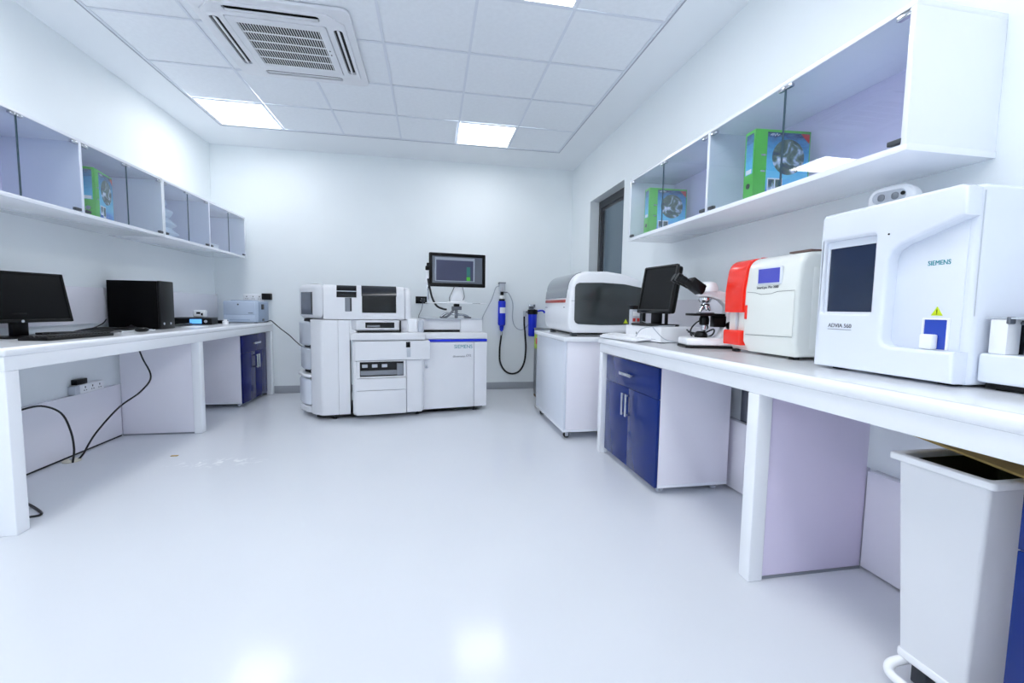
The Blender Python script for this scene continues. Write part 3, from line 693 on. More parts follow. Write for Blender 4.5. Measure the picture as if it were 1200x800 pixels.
tube('hose_body', [(0, -.07, .03), (-.005, -.07, -.05), (-.02, -.06, -.2), (-.01, -.05, -.38), (.06, -.04, -.50), (.16, -.035, -.54), (.26, -.035, -.50), (.32, -.04, -.38), (.335, -.05, -.2), (.32, -.06, 0), (.305, -.07, .13), (.30, -.08, .28)], .012, RUB, t2, 10, 6)
lathe('hose_ferrule', [(.015, -.02), (.015, .03)], (0, -.07, 0), CHROME, t2, 12)
t2 = thing('water_tube', 'thin grey water tube draped from the upper filter to the lower one', 'tube', (FX, YB, .75))
tube('tube_run', [(.07, -.07, .54), (.10, -.05, .52), (.15, -.04, .4), (.15, -.04, .2), (.19, -.04, .09), (.27, -.05, .05), (.34, -.07, .10), (.39, -.1, .19), (.405, -.1, .30)], .0055, GCABLE, t2, 8, 6)
t2 = thing('water_tube', 'thin grey water tube running from the upper filter down toward the big analyser', 'tube', (FX, YB, .75))
tube('tube_run', [(-.035, -.06, .62), (-.08, -.05, .6), (-.13, -.04, .45), (-.19, -.03, .33), (-.25, -.02, .2), (-.26, -.02, .1)], .0055, GCABLE, t2, 8, 6)

t = thing('water_filter', 'short blue canister filter with black cap low on the back wall', 'water filter', (1.315, YB, .72))
lathe('canister', [(.045, 0), (.052, .01), (.058, .25), (.058, .29)], (0, -.09, 0), BLUEF, t, 28)
lathe('cap', [(.064, .29), (.066, .30), (.066, .345), (.06, .352)], (0, -.09, 0), BLACK, t, 28)
boxes('wall_bracket', [(-.035, .035, -.10, 0, .352, .36), (-.035, .035, -.012, 0, .3, .42)], GREYM, t, .002)
boxes('bracket_knob', [(-.045, .045, -.06, -.04, .38, .42)], CHROME, t, .004)
tube('inlet', [(-.06, -.09, .32), (-.1, -.09, .32)], .014, GREYM, t, 10)
tube('outlet', [(.06, -.09, .33), (.11, -.09, .34), (.15, -.08, .335), (.17, -.08, .31)], .012, BLUEF, t, 10, 4)
lathe('inlet_nut', [(.018, .26), (.02, .265), (.02, .33), (.018, .335)], (-.105, -.09, 0), LGREY, t, 12)

# stainless tank
t = thing('storage_tank', 'grey stainless floor-standing tank behind the white trolley', 'tank', (1.5, 4.97, 0))
P = Part(t)
P(box('body', (1.255, 1.76, 4.64, 5.29, .03, .835), STEEL, None, .006)); P(box('plinth', (1.258, 1.755, 4.65, 5.28, 0, .03), mat('brown_wood', (110, 86, 66), .6), None, .002))
P(box('top_lid', (1.25, 1.765, 4.635, 5.30, .835, .85), GREYM, None, .004))
P(box('sticker', (1.2535, 1.255, 5.06, 5.27, .60, .81), LIMEL, None, 0)); P(box('sticker_mark', (1.2528, 1.2535, 5.12, 5.2, .66, .73), REDL, None, 0))

# ------------------------------------------------------------------ wheeled white cabinet carrying an analyser
t = thing('wheeled_cabinet', 'plain white wheeled cabinet between the blue filters and the right bench', 'cabinet', (1.43, 3.93, 0)); P = Part(t)
P(plate('worktop', [rr(1.055, 1.80, 3.40, 4.44, .01)], 'Z', .822, .04, BENCH, None, .012, res=4))
P(box('side_panel', (1.075, 1.093, 3.43, 4.40, .085, .822), MW2, None, .002)); P(box('carcass', (1.094, 1.785, 3.43, 4.40, .085, .822), LAV, None, .002))
P(box('bottom_board', (1.073, 1.787, 3.428, 4.402, .066, .085), LAM, None, .001))
for x, y in ((1.125, 3.50), (1.125, 4.31), (1.73, 3.50), (1.73, 4.31)):
    r = .028
    bm = nb(); at(bm, [(x, y-.012, r), (x, y-.007, r), (x, y+.007, r), (x, y+.012, r)], [r*.85, r, r, r*.85], 20); o = P(obj('caster', bm, RUB))
    bm = nb(); ab(bm, x-.014, x+.014, y-.019, y-.014, r*.6, .062, .001); ab(bm, x-.014, x+.014, y+.014, y+.019, r*.6, .062, .001); ab(bm, x-.03, x+.03, y-.025, y+.025, .06, .066, .001)
    at(bm, [(x, y-.021, r), (x, y+.021, r)], .009, 12); P(obj('caster_fork', bm, CHROME)).parent = o

t = thing('benchtop_analyzer', 'rounded white analyser with dark side window on the white wheeled cabinet', 'analyser', (1.43, 3.88, .862)); P = Part(t)
za = .892; x0 = 1.115; y0, y1 = 3.485, 4.28; ztp = 1.405
pf = [(x0+.05, za), (x0+.015, za+.03), (x0, za+.09)]+[(x0+.012, 1.22)]+[(x0+.024+.14-.14*math.cos(math.radians(a_)), 1.26+.145*math.sin(math.radians(a_))) for a_ in range(0, 91, 10)]+[(1.45, ztp+.004), (1.60, 1.39), (1.74, 1.345), (1.795, 1.31), (1.80, 1.25), (1.80, za+.02), (1.78, za)]
P(plate('housing', [pf], 'Y', y0, y1-y0, MWR, None, .028, res=4, ang=50))
wn = [(1.165, 1.0), (1.165, 1.27), (1.175, 1.295), (1.20, 1.308), (1.40, 1.314), (1.60, 1.305), (1.75, 1.28), (1.78, 1.26), (1.78, .985), (1.76, .97), (1.6, .962), (1.4, .958), (1.20, .966), (1.175, .978)]
wo = P(plate('side_window', [wn], 'Y', y0-.006, .012, SMOKE, None, .003))
P(boxes('window_seam', [(1.167, 1.778, y0-.0075, y0-.006, 1.158, 1.1605)], DARK, None, 0)).parent = wo
P(boxes('housing_seam', [(x0+.02, 1.165, y0-.0015, y0+.001, 1.158, 1.161)], MGREY, None, 0))
vp = [(x0+.009, 1.165), (x0+.009, 1.22), (x0+.012, 1.25)]+[(x0+.021+.14-.143*math.cos(math.radians(a_)), 1.26+.148*math.sin(math.radians(a_))) for a_ in range(0, 81, 10)]
vp = [(x0+.005, 1.185)]+vp[1:]
P(strip('front_visor', vp[::-1], y0+.10, y1-.02, 'Y', VISOR, None, -.004))
P(box('red_stripe', (x0+.002, x0+.012, y0+.12, y1-.03, 1.145, 1.170), mat('dark_red', (170, 50, 36), .3), None, .003))
P(box('latch', (x0-.001, x0+.008, y0+.13, y0+.15, 1.10, 1.108), GREYM, None, .001))
P(boxes('label_print', [(x0-.0005, x0+.005, y1-.10, y1-.03, 1.10, 1.104)], GREYP, None, 0))
for d in [(1.16, 1.21, 3.53, 3.58, .862, .895), (1.16, 1.21, 4.16, 4.21, .862, .895), (1.7, 1.75, 3.53, 3.58, .862, .895), (1.7, 1.75, 4.16, 4.21, .862, .895)]: P(box('foot', d, DGREY, None, .003))
P(box('base_pan', (1.18, 1.76, 3.56, 4.2, .874, .893), DARK, None, .002))
tri = [(1.60, .975), (1.64, .975), (1.62, 1.012)]
P(plate('warning_sign', [tri], 'Y', y0-.0075, .0015, YEL))

# upright extension block at the far end of the bench, seen left of the small monitor's stand
t = thing('extension_block', 'upright white extension block with red switches left of the small monitor stand', 'extension block', (1.495, 3.06, ZT), math.radians(8))
box('block_body', (-.035, .035, -.02, .02, 0, .215), LGREY, t, .004); box('black_top', (-.037, .037, -.022, .022, .215, .245), BLACK, t, .004)
for x in (-.018, .018): box('rocker', (x-.011, x+.011, -.025, -.019, .125, .15), REDL, t, .002)
box('plug', (-.01, .03, -.05, -.02, .085, .115), BLACK, t, .005); box('label_plate', (-.028, .028, -.0215, -.0195, .165, .20), PAPER, t, .001)

# ------------------------------------------------------------------ right bench: monitor, keyboard, console box, cables
A = Vector((1.475, 2.95)); B = Vector((1.525, 2.60)); mid = (A+B)/2; rz = math.atan2((B-A).y, (B-A).x)
t = thing('monitor', 'small black monitor with dark screen on the white box on the right bench', 'monitor', (mid.x-.005, mid.y, .986), rz)
wd = (B-A).length; z0, z1 = .082, .412
Mt = Matrix.Translation((0, 0, z0)) @ Matrix.Rotation(math.radians(-10), 4, 'X') @ Matrix.Translation((0, 0, -z0))
plate('bezel', [rr(-wd/2, wd/2, z0, z1, .012), rr(-wd/2+.016, wd/2-.016, z0+.03, z1-.016, .002)], 'Y', -.016, .02, BLACKG, t, .004, Mt)
box('screen', (-wd/2+.012, wd/2-.012, -.009, -.005, z0+.02, z1-.012), mat('dark_screen', (6, 7, 10), .22, spec=.2), t, 0, M=Mt)
box('back_shell', (-wd/2+.006, wd/2-.006, .004, .045, z0+.006, z1-.006), BLACK, t, .018, 3, M=Mt)
box('neck', (-.045, .045, .01, .04, .01, z0+.03), BLACK, t, .006)
for u in (-.13, .115): box('neck_post', (u, u+.015, .0, .02, .01, z0+.02), BLACK, t, .003)
prism('base', rr(-.15, .15, -.09, .11, .03), 0, .014, BLACK, t, .005)
t = thing('computer_box', 'low white computer box under the small black monitor', 'computer', (1.555, 2.80, ZT), rz-PI/2+PI/2)
box('case', (-.19, .21, -.145, .17, .006, .105), MWR, t, .006, 3)
for d in [(-.17, -.14, -.12, -.09, 0, .007), (.14, .17, -.12, -.09, 0, .007), (-.17, -.14, .1, .13, 0, .007), (.14, .17, .1, .13, 0, .007)]: box('foot', d, DGREY, t, .001)
box('button', (-.06, -.052, -.147, -.144, .045, .06), GREYP, t, .001)
box('groove', (.07, .16, -.1465, -.144, .02, .024), LGREY, t, 0)
# white keyboard
t = thing('keyboard', 'white keyboard lying at the far end of the right bench', 'keyboard', (1.335, 2.87, ZT), math.radians(-80))
Mk = Matrix.Rotation(math.radians(5), 4, 'X')
box('keyboard_body', (-.215, .215, -.07, .07, .006, .026), MWR, t, .006, 3, M=Mk @ Matrix.Translation((0, 0, .004)))
bm = nb()
for r_ in range(5):
    for k in range(18):
        x = -.202+k*.0228; y = -.058+r_*.0225
        if r_ == 0 and 3 < k < 10: continue
        ab(bm, x, x+.0195, y, y+.019, .030, .037, .002, 1, Mk)
ab(bm, -.202+4*.0228, -.202+9.85*.0228, -.058, -.039, .030, .037, .002, 1, Mk)
o = obj('keys', bm, MWR, t); o['kind'] = 'stuff'
t = thing('cable', 'thin grey cable looping over the white computer box', 'cable', (1.5, 2.6, ZT))
tube('lead', [(-.02, .30, .13), (-.06, .10, .113), (-.08, .02, .09), (-.05, -.06, .03), (.05, -.05, .01), (.14, .0, .007), (.18, .08, .006)], .003, GCABLE, t, 6, 6)
tube('lead', [(-.16, .14, .012), (-.15, .05, .09), (-.05, .0, .110), (.06, .02, .111), (.10, .10, .109)], .003, GCABLE, t, 6, 6)
t = thing('cable', 'tangle of black cables on the bench between monitor and microscope', 'cable', (1.66, 2.47, ZT))
tube('lead', [(-.04, .10, .09), (-.02, .03, .06), (.02, -.03, .11), (.0, .02, .15), (-.04, .05, .10), (-.06, .0, .05), (.02, -.04, .02), (.09, -.02, .03)], .005, CABLE, t, 8, 6)
tube('lead', [(-.07, .04, .08), (0, 0, .07), (.06, -.03, .10), (.07, .0, .06), (.0, .04, .03), (-.05, .03, .0055)], .005, CABLE, t, 8, 6)
box('plug', (-.085, -.04, -.02, .01, .0, .022), BLACK, t, .006); box('plug', (.0, .06, -.05, -.03, .02, .04), BLACK, t, .006)

# ------------------------------------------------------------------ microscope (local: arm to +x, eyepieces to -x)
t = thing('microscope', 'white binocular microscope with black eyepieces between the monitor and the red analyser', 'microscope', (1.575, 2.30, ZT), math.radians(-12))
plate('base', [[(-.135, -.07), (-.11, -.085), (.14, -.095), (.16, -.08), (.16, .08), (.14, .095), (-.11, .085), (-.135, .07)]], 'Z', .014, .045, MWR, t, .014, res=3)
plate('base_sole', [[(-.14, -.068), (-.115, -.086), (.14, -.094), (.158, -.08), (.158, .08), (.14, .094), (-.115, .086), (-.14, .068)]], 'Z', 0, .016, BLACK, t, .003)
arm = [(.055, .05), (.155, .05), (.155, .16), (.148, .26), (.12, .305), (.06, .33), (-.03, .325), (-.06, .312), (-.06, .296), (.0, .292), (.06, .275), (.095, .24), (.10, .14), (.075, .09)]
plate('arm', [arm], 'Y', -.032, .064, MWR, t, .012, res=3, ang=50)
lathe('head', [(.052, .318), (.058, .325), (.058, .345), (.046, .372), (.02, .382)], (-.005, 0, 0), MWR, t, 24)
dirv = Vector((-.82, 0, .57))
pr = bpy.data.objects
Mh = Matrix.Translation((-.02, 0, .345)) @ Matrix.Rotation(math.radians(-34), 4, 'Y').inverted()
bm = nb(); ab(bm, -.10, .0, -.05, .05, -.028, .03, .01, 3, Matrix.Translation((-.035, 0, .325)) @ Matrix.Rotation(math.radians(35), 4, 'Y'))
obj('binocular_head', bm, BLACK, t)
for s_ in (-1, 1):
    p0 = Vector((-.075, s_*.03, .392)); d_ = Vector((-.80, 0, .42)).normalized()
    p0 = Vector((-.105, s_*.03, .360))
    bm = nb(); at(bm, [p0, p0+d_*.045, p0+d_*.046, p0+d_*.075, p0+d_*.076, p0+d_*.10], [.02, .02, .023, .023, .026, .024], 20)
    obj('eyepiece', bm, BLACK, t)
lathe('nosepiece', [(.02, .292), (.034, .288), (.036, .275), (.028, .262), (.01, .258)], (-.015, 0, 0), CHROME, t, 20)
for a_, ln in ((200, .06), (270, .045), (340, .05), (90, .04)):
    d_ = Vector((.55*math.cos(math.radians(a_)), .55*math.sin(math.radians(a_)), -1)).normalized(); p0 = Vector((-.015, 0, .268))+d_*.012
    bm = nb(); at(bm, [p0, p0+d_*ln*.6, p0+d_*ln*.62, p0+d_*ln], [.012, .012, .010, .006], 14); o = obj('objective', bm, CHROME, t)
    bm = nb(); at(bm, [p0+d_*ln*.25, p0+d_*ln*.4], [.0128, .0128], 14); obj('objective_band', bm, BLACK, o)
box('stage', (-.10, .075, -.07, .07, .184, .198), BLACK, t, .003)
boxes('slide_holder', [(-.05, .03, -.03, -.02, .198, .204), (-.05, -.045, -.03, .03, .198, .203)], GREYM, t, .001)
lathe('condenser', [(.02, .13), (.026, .135), (.028, .165), (.022, .184)], (-.015, 0, 0), BLACK, t, 20)
lathe('iris_ring', [(.014, .10), (.016, .105), (.016, .13)], (-.015, 0, 0), CHROME, t, 16)
lathe('illuminator', [(.036, .058), (.036, .075), (.028, .09), (.02, .095)], (-.03, 0, 0), BLACK, t, 22)
box('stage_bracket', (.03, .10, -.028, .028, .12, .184), BLACK, t, .004)
for s_ in (-1, 1):
    cyl('focus_knob', (.118, s_*.03, .13), (.118, s_*.06, .13), .024, BLACK, t, 20, .004)
    cyl('fine_focus_knob', (.118, s_*.06, .13), (.118, s_*.075, .13), .014, DGREY, t, 16, .003)
boxes('red_line', [(.02, .15, -.0335, -.032, .3, .303)], REDL, t, 0) if 0 else None

# ------------------------------------------------------------------ red and cream electrolyte analyser
t = thing('benchtop_analyzer', 'cream benchtop analyser with orange-red left front and blue display', 'analyser', (1.69, 1.88, ZT)); P = Part(t)
x0 = 1.56; ya, yr, yn = 2.12, 1.985, 1.655; zb_ = .893; zt_ = 1.36
fp = lambda dx=0: [(x0+.03+dx, zb_)]+[(x0+dx, zb_+.05), (x0+dx, 1.20), (x0+.012+dx, 1.29)]+[(x0+.012+.07-.07*math.cos(math.radians(a_))+dx, 1.29+.07*math.sin(math.radians(a_))) for a_ in range(15, 91, 15)]+[(XR-.055, zt_+.01), (XR-.05, zb_)]
P(plate('housing', [fp()], 'Y', yn, yr-yn-.001, CREAM, None, .022, res=4, ang=50))
P(plate('left_housing', [fp(.02)], 'Y', yr, ya-yr-.01, CREAM, None, .004, ang=50))
hp = [(x0-.004, 1.088), (x0-.006, 1.2), (x0+.006, 1.295)]+[(x0+.008+.075-.075*math.cos(math.radians(a_)), 1.295+.068*math.sin(math.radians(a_))) for a_ in range(15, 91, 15)]+[(x0+.14, 1.366)]
hood = hp+[(x0+.14, 1.15), (x0+.14, 1.088)]
P(plate('red_hood', [hood], 'Y', yr+.001, ya-yr, RED, None, .006, res=3, ang=50))
P(plate('red_hood_return', [[(x0+.004, 1.09), (x0+.004, 1.2), (x0+.03, 1.31), (x0+.09, 1.3665), (x0+.14, 1.3665), (x0+.07, 1.33), (x0+.03, 1.25), (x0+.02, 1.09)]], 'Y', yr-.015, .017, RED, None, .002))
P(box('red_lower_cover', (x0-.008, x0+.1, yr+.006, ya, .918, .995), RED, None, .008, 3))
P(box('sample_bay_back', (x0+.03, x0+.04, yr+.004, ya-.012, .995, 1.088), LGREY, None, .001))
P(box('probe', (x0+.005, x0+.02, yr+.05, yr+.058, .996, 1.088), LGREY, None, .002))
P(box('red_tab', (x0-.007, x0+.004, yr-.035, yr-.020, 1.055, 1.125), RED, None, .003))
s = P(plate('display_frame', [rr(1.745, 1.89, 1.222, 1.302, .003)], 'X', x0-.004, .012, MW2, None, .001))
P(box('display', (x0-.0055, x0-.003, 1.752, 1.883, 1.229, 1.296), LCDB, None, 0)).parent = s
dz = [(1.955, 1.188), (1.90, 1.183), (1.86, 1.174), (1.80, 1.176), (1.76, 1.185), (1.665, 1.187), (1.665, .985), (1.955, .98)]
dr = P(plate('front_door', [[(a_, b_) for a_, b_ in dz]], 'X', x0-.0022, .004, CREAM, None, .001))
P(tube('door_seam', [(x0-.002, a_, b_+.002) for a_, b_ in dz[:6]], .0009, GREYP, None, 5)); P(tube('door_seam', [(x0-.002, 1.665, .983), (x0-.002, 1.955, .978)], .0009, GREYP, None, 5))
o = text('SmartLyte', .017, face_M('-X', (x0-.0008, 1.862, 1.208)), GREYP, None, sx=.95); P(o)
o = text('Plus 2000', .017, face_M('-X', (x0-.0008, 1.79, 1.209)), GREYP, None, sx=.95); P(o)
for d in [(1.59, 1.62, 1.68, 1.71, ZT, .895), (1.59, 1.62, 2.06, 2.09, ZT, .895), (1.76, 1.79, 1.68, 1.71, ZT, .895), (1.76, 1.79, 2.06, 2.09, ZT, .895)]: P(box('foot', d, BLACK, None, .002))
P(box('side_inset', (1.64, 1.79, yn-.0008, yn+.002, .93, 1.29), CREAM, None, .001))
P(box('top_cover', (1.66, 1.78, 1.70, 1.82, 1.367, 1.376), mat('brown_grey', (120, 96, 90), .5), None, .003))

# ------------------------------------------------------------------ haematology analyser on the right bench
t = thing('hematology_analyzer', 'large pale grey-white blood analyser with dark touchscreen on the right bench', 'analyser', (1.67, 1.25, ZT)); P = Part(t)
x0 = 1.49; yl, yn = 1.482, 1.005; zb_, zt_ = .886, 1.468
def hp_(x, z0=zb_):  # body profile X-Z
    return [(x+.03, z0), (x+.008, z0+.03), (x, z0+.09), (x, zt_-.03), (x+.02, zt_), (XR-.052, zt_), (XR-.052, z0)]
P(plate('housing', [rr(x0+.05, XR-.052, yn, yl, .02)], 'Z', zb_, zt_-zb_, MW2, None, .012, res=3))
out = [(yl, zb_+.004), (yl, zt_-.02), (yl-.01, zt_-.004), (1.03, zt_), (1.012, zt_-.01), (1.012, 1.378), (1.03, 1.372), (1.185, 1.318), (1.212, 1.30), (1.222, 1.275), (1.226, 1.01), (1.216, .990), (1.195, .984), (1.012, .984), (1.012, zb_+.004)]
hole = rr(1.268, 1.462, 1.094, 1.362, .006)
P(plate('front_cover', [out, hole], 'X', x0, .07, MW2, None, .012, res=4, ang=45))
P(plate('screen_surround', [rr(1.262, 1.468, 1.088, 1.368, .01), rr(1.274, 1.456, 1.098, 1.336, .002)], 'X', x0+.018, .03, MW2, None, .003))
P(box('touchscreen', (x0+.024, x0+.03, 1.27, 1.458, 1.096, 1.34), SCR_N, None, 0))
P(box('lower_sill', (x0+.006, x0+.06, 1.014, yl-.004, zb_+.002, .978), MW2, None, .02, 4))
P(cyl('sensor_pin', (x0-.002, 1.222, 1.356), (x0+.003, 1.222, 1.356), .003, BLACK, None, 10))
rcx = x0+.046
P(box('recess_panel', (rcx, rcx+.006, 1.03, 1.226, .984, 1.37), MW2, None, .001))
sc = P(plate('sample_port_frame', [rr(1.056, 1.130, .985, 1.082, .003), rr(1.062, 1.124, .986, 1.077, .002)], 'X', rcx-.006, .008, MWR, None, .001))
lab(P(box('sample_port', (rcx-.003, rcx+.001, 1.062, 1.124, .986, 1.077), mat('port_blue', (40, 72, 178), .4), None, 0)), 'blue sample port').parent = sc
P(box('tube_holder', (rcx-.03, rcx-.004, 1.082, 1.118, .986, 1.032), MWR, None, .005, 3)).parent = sc
o = P(plate('warning_sign', [[(1.078, 1.09), (1.110, 1.09), (1.094, 1.118)]], 'X', rcx-.0015, .002, YEL))
P(boxes('warning_mark', [(rcx-.0022, rcx-.0014, 1.0932, 1.0948, 1.098, 1.109), (rcx-.0022, rcx-.0014, 1.0932, 1.0948, 1.0935, 1.096)], BLACK, None, 0)).parent = o
P(text('SIEMENS', .021, face_M('-X', (rcx-.0006, 1.10, 1.252)), TEAL, None, sx=.8))
P(text('ADVIA 560', .021, face_M('-X', (x0-.0006, 1.377, 1.046)), GREYP, None, sx=.95))
P(boxes('underline_print', [(x0-.0008, x0+.0002, 1.33, 1.425, 1.0315, 1.0335)], MGREY, None, 0))
for d in [(1.54, 1.58, 1.04, 1.08, ZT, .888), (1.54, 1.58, 1.40, 1.44, ZT, .888), (1.75, 1.79, 1.04, 1.08, ZT, .888), (1.75, 1.79, 1.4, 1.44, ZT, .888)]: P(box('foot', d, BLACK, None, .001))
P(boxes('seam', [(x0+.055, x0+.0565, yn-.0006, yn+.002, 1.09, zt_-.02)], LGREY, None, 0))
# autosampler in front of its near side
t = thing('autosampler', 'white autosampler with clear hinged cover at the right end of the blood analyser', 'sampler', (1.75, .84, ZT)); P = Part(t)
xs = 1.565
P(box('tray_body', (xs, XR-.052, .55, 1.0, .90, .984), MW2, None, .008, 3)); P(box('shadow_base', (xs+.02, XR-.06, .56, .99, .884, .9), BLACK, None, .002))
for d in [(xs+.03, xs+.06, .6, .63, ZT, .886), (xs+.03, xs+.06, .94, .97, ZT, .886), (1.76, 1.79, .6, .63, ZT, .886), (1.76, 1.79, .94, .97, ZT, .886)]: P(box('foot', d, BLACK, None, 0))
P(box('hinge_post', (xs+.01, xs+.06, .945, .985, .984, 1.082), MWR, None, .003)); P(box('dark_slot', (xs+.062, xs+.085, .95, .99, .984, 1.08), BLACK, None, .001))
P(box('cover_top_edge', (xs+.01, XR-.055, .56, .995, 1.084, 1.088), LGREY, None, .001))
P(box('cover_glass', (xs+.088, XR-.056, .948, .952, .986, 1.083), CLEAR, None, 0)); P(box('cover_glass', (xs+.088, xs+.092, .56, .948, .986, 1.083), CLEAR, None, 0))
P(boxes('hinge_screw', [(xs+.008, xs+.03, .94, .95, 1.07, 1.09), (xs+.05, xs+.062, .938, .944, 1.068, 1.078)], GREYM, None, .003))
P(cyl('sample_wheel', (1.735, .78, .985), (1.735, .78, 1.04), .07, MWR, None, 32, .006))
P(cyl('cover_screw', (1.70, .94, 1.086), (1.70, .94, 1.094), .006, CHROME, None, 10))
# white device on top of analyser
t = thing('tissue_dispenser', 'round-ended white device with two dark slots lying on top of the blood analyser', 'device', (1.70, 1.385, 1.4685), math.radians(-75))
Md = Matrix.Rotation(math.radians(90), 4, 'X')
plate('shell', [rr(-.075, .075, 0, .098, .07, 10)], 'Y', -.03, .06, MWR, t, .01, res=4)
plate('front_ring', [rr(-.056, .048, .036, .080, .021, 8)], 'Y', -.033, .006, LGREY, t, .002)
for x in (-.028, .015): plate('slot', [rr(x-.010, x+.012, .044, .070, .010, 6)], 'Y', -.036, .005, GREYM, t, .001)
cyl('dark_hole', (.040, -.037, .062), (.040, -.03, .062), .007, BLACK, t, 14)

# ------------------------------------------------------------------ waste bin
t = thing('waste_bin', 'tall white pedal bin with dark inside under the right bench', 'bin', (1.53, .92, 0), math.radians(3)); P = Part(t)
def frustum(x0, x1, y0, y1, z0, X0, X1, Y0, Y1, z1, r, n=4):
    a = rr(x0, x1, y0, y1, r, n); b_ = rr(X0, X1, Y0, Y1, r, n); return a, b_
bm = nb()
lo = rr(1.378, 1.70, .838, 1.005, .010, 4); hi = rr(1.352, 1.72, .812, 1.03, .010, 4)
lv = [bm.verts.new((x, y, .10)) for x, y in lo]; hv = [bm.verts.new((x, y, .675)) for x, y in hi]; n = len(lo)
li = [bm.verts.new((1.54+(x-1.54)*.97, .93+(y-.93)*.94, .12)) for x, y in lo]; hi_ = [bm.verts.new((1.54+(x-1.54)*.97, .921+(y-.921)*.94, .675)) for x, y in hi]
for k in range(n):
    j = (k+1) % n; bm.faces.new((lv[k], lv[j], hv[j], hv[k])); bm.faces.new((hv[k], hv[j], hi_[j], hi_[k])); bm.faces.new((hi_[k], hi_[j], li[j], li[k]))
bm.faces.new(lv[::-1]); bm.faces.new(li)
P(obj('body', bm, MW))
P(plate('rim', [rr(1.336, 1.737, .795, 1.047, .012), rr(1.360, 1.713, .819, 1.022, .010)], 'Z', .668, .02, MWR, None, .004))
bm = nb(); a_ = rr(1.366, 1.709, .822, 1.019, .01, 4); b_ = rr(1.395, 1.69, .86, 1.0, .01, 4)
va = [bm.verts.new((x, y, .672)) for x, y in a_]; vb = [bm.verts.new((x, y, .45)) for x, y in b_]
for k in range(len(a_)): bm.faces.new((va[k], va[(k+1) % len(a_)], vb[(k+1) % len(a_)], vb[k]))
bm.faces.new(vb); P(obj('bin_liner', bm, LINER))
P(plate('base_skirt', [rr(1.374, 1.705, .834, 1.010, .012)], 'Z', .075, .026, MWR, None, .006))
P(tube('pedal_bar', [(1.40, .99, .07), (1.35, 1.0, .055), (1.335, .99, .035), (1.335, .95, .03), (1.335, .86, .03), (1.35, .83, .05), (1.40, .83, .07)], .013, MWR, None, 10, 5))
for d in [(1.41, 1.45, .87, .9, 0, .076), (1.41, 1.45, .95, .99, 0, .076), (1.63, 1.67, .87, .9, 0, .076), (1.63, 1.67, .95, .99, 0, .076)]: P(box('base_leg', d, DGREY, None, .004))
# lid: kraft card / cover leaning over the mouth
t = thing('cardboard_sheet', 'brown cardboard sheet lying askew over the mouth of the white bin', 'cardboard', (1.57, .93, .694), math.radians(6))
bm = nb(); ab(bm, -.18, .21, -.185, .17, 0, .006, .001, 1, Matrix.Rotation(math.radians(2), 4, 'Y') @ Matrix.Rotation(math.radians(9), 4, 'X')); obj('sheet', bm, CARD, t)
t.location = (1.575, .93, .715)

# cable from the bench to the bin area
t = tag(tube('cable', [(1.62, 1.12, .77), (1.615, 1.11, .745), (1.63, 1.10, .715)], .006, CABLE, None, 8, 4), 'short black cable hanging from the right bench behind the bin', 'cable')

# small dark vertical box under right bench beyond the middle post
t = thing('conduit_box', 'narrow dark wall box beside the middle post under the right bench', 'box', (1.835, 2.245, .44))
box('casing', (-.024, .024, -.03, .03, 0, .30), DGREY, t, .003); box('cover_plate', (-.027, -.024, -.026, .026, .01, .29), GREYM, t, .001)

# ------------------------------------------------------------------ left bench things
t = thing('monitor', 'wide black monitor with dark screen on the left bench at the picture edge', 'monitor', (-2.33, 2.985, ZT), math.radians(74))
wd, z0, z1 = .54, .085, .385
Mt = Matrix.Translation((0, 0, z0)) @ Matrix.Rotation(math.radians(-12), 4, 'X') @ Matrix.Translation((0, 0, -z0))
plate('bezel', [rr(-wd/2, wd/2, z0, z1, .004), rr(-wd/2+.012, wd/2-.012, z0+.018, z1-.012, .002)], 'Y', -.016, .018, BLACK, t, .003, Mt)
box('screen', (-wd/2+.008, wd/2-.008, -.0105, -.005, z0+.014, z1-.008), mat('dark_screen', (6, 7, 10), .22, spec=.2), t, 0, M=Mt)
box('back_shell', (-wd/2+.03, wd/2-.03, .002, .04, z0+.02, z1-.03), BLACK, t, .015, 3, M=Mt)
lathe('emblem', [(.008, 0), (.008, .001)], (0, 0, 0), LGREY, t, 16).matrix_local = Matrix.Translation((.0, -.0175, z0+.010)) @ Matrix.Rotation(PI/2, 4, 'X')
box('neck', (-.04, .04, .0, .03, .008, z0+.06), BLACK, t, .006)
prism('base', rr(-.12, .12, -.09, .1, .03), 0, .01, BLACK, t, .003)
t = thing('keyboard', 'black keyboard lying before the wide monitor on the left bench', 'keyboard', (-2.07, 2.96, ZT), math.radians(86))
box('keyboard_body', (-.225, .225, -.07, .075, .0, .018), BLACK, t, .005, 3)
bm = nb()
for r_ in range(6):
    for k in range(19):
        x = -.215+k*.0226; y = -.06+r_*.0215
        ab(bm, x, x+.0195, y, y+.0185, .018, .024, .002, 1)
o = obj('keys', bm, BLACK, t); o['kind'] = 'stuff'
t = thing('computer_tower', 'black computer tower standing on the middle of the left bench', 'computer', (-2.30, 3.99, ZT)); P = Part(t)
P(box('case', (-2.47, -2.125, 3.90, 4.085, ZT+.006, 1.262), BLKCASE, None, .003)); P(box('front_bezel', (-2.126, -2.105, 3.897, 4.088, ZT+.004, 1.264), BLACK, None, .006, 3))
for y in (3.94, 4.03): P(cyl('power_button', (-2.106, y, .925), (-2.1035, y, .925), .010, LGREY, None, 16))
for d in [(-2.45, -2.42, 3.92, 3.95, ZT, ZT+.007), (-2.18, -2.15, 3.92, 3.95, ZT, ZT+.007), (-2.45, -2.42, 4.04, 4.07, ZT, ZT+.007), (-2.18, -2.15, 4.04, 4.07, ZT, ZT+.007)]: P(box('foot', d, RUB, None, .001))
t = thing('mouse', 'black computer mouse in front of the tower on the left bench', 'mouse', (-2.08, 3.62, ZT), math.radians(75))
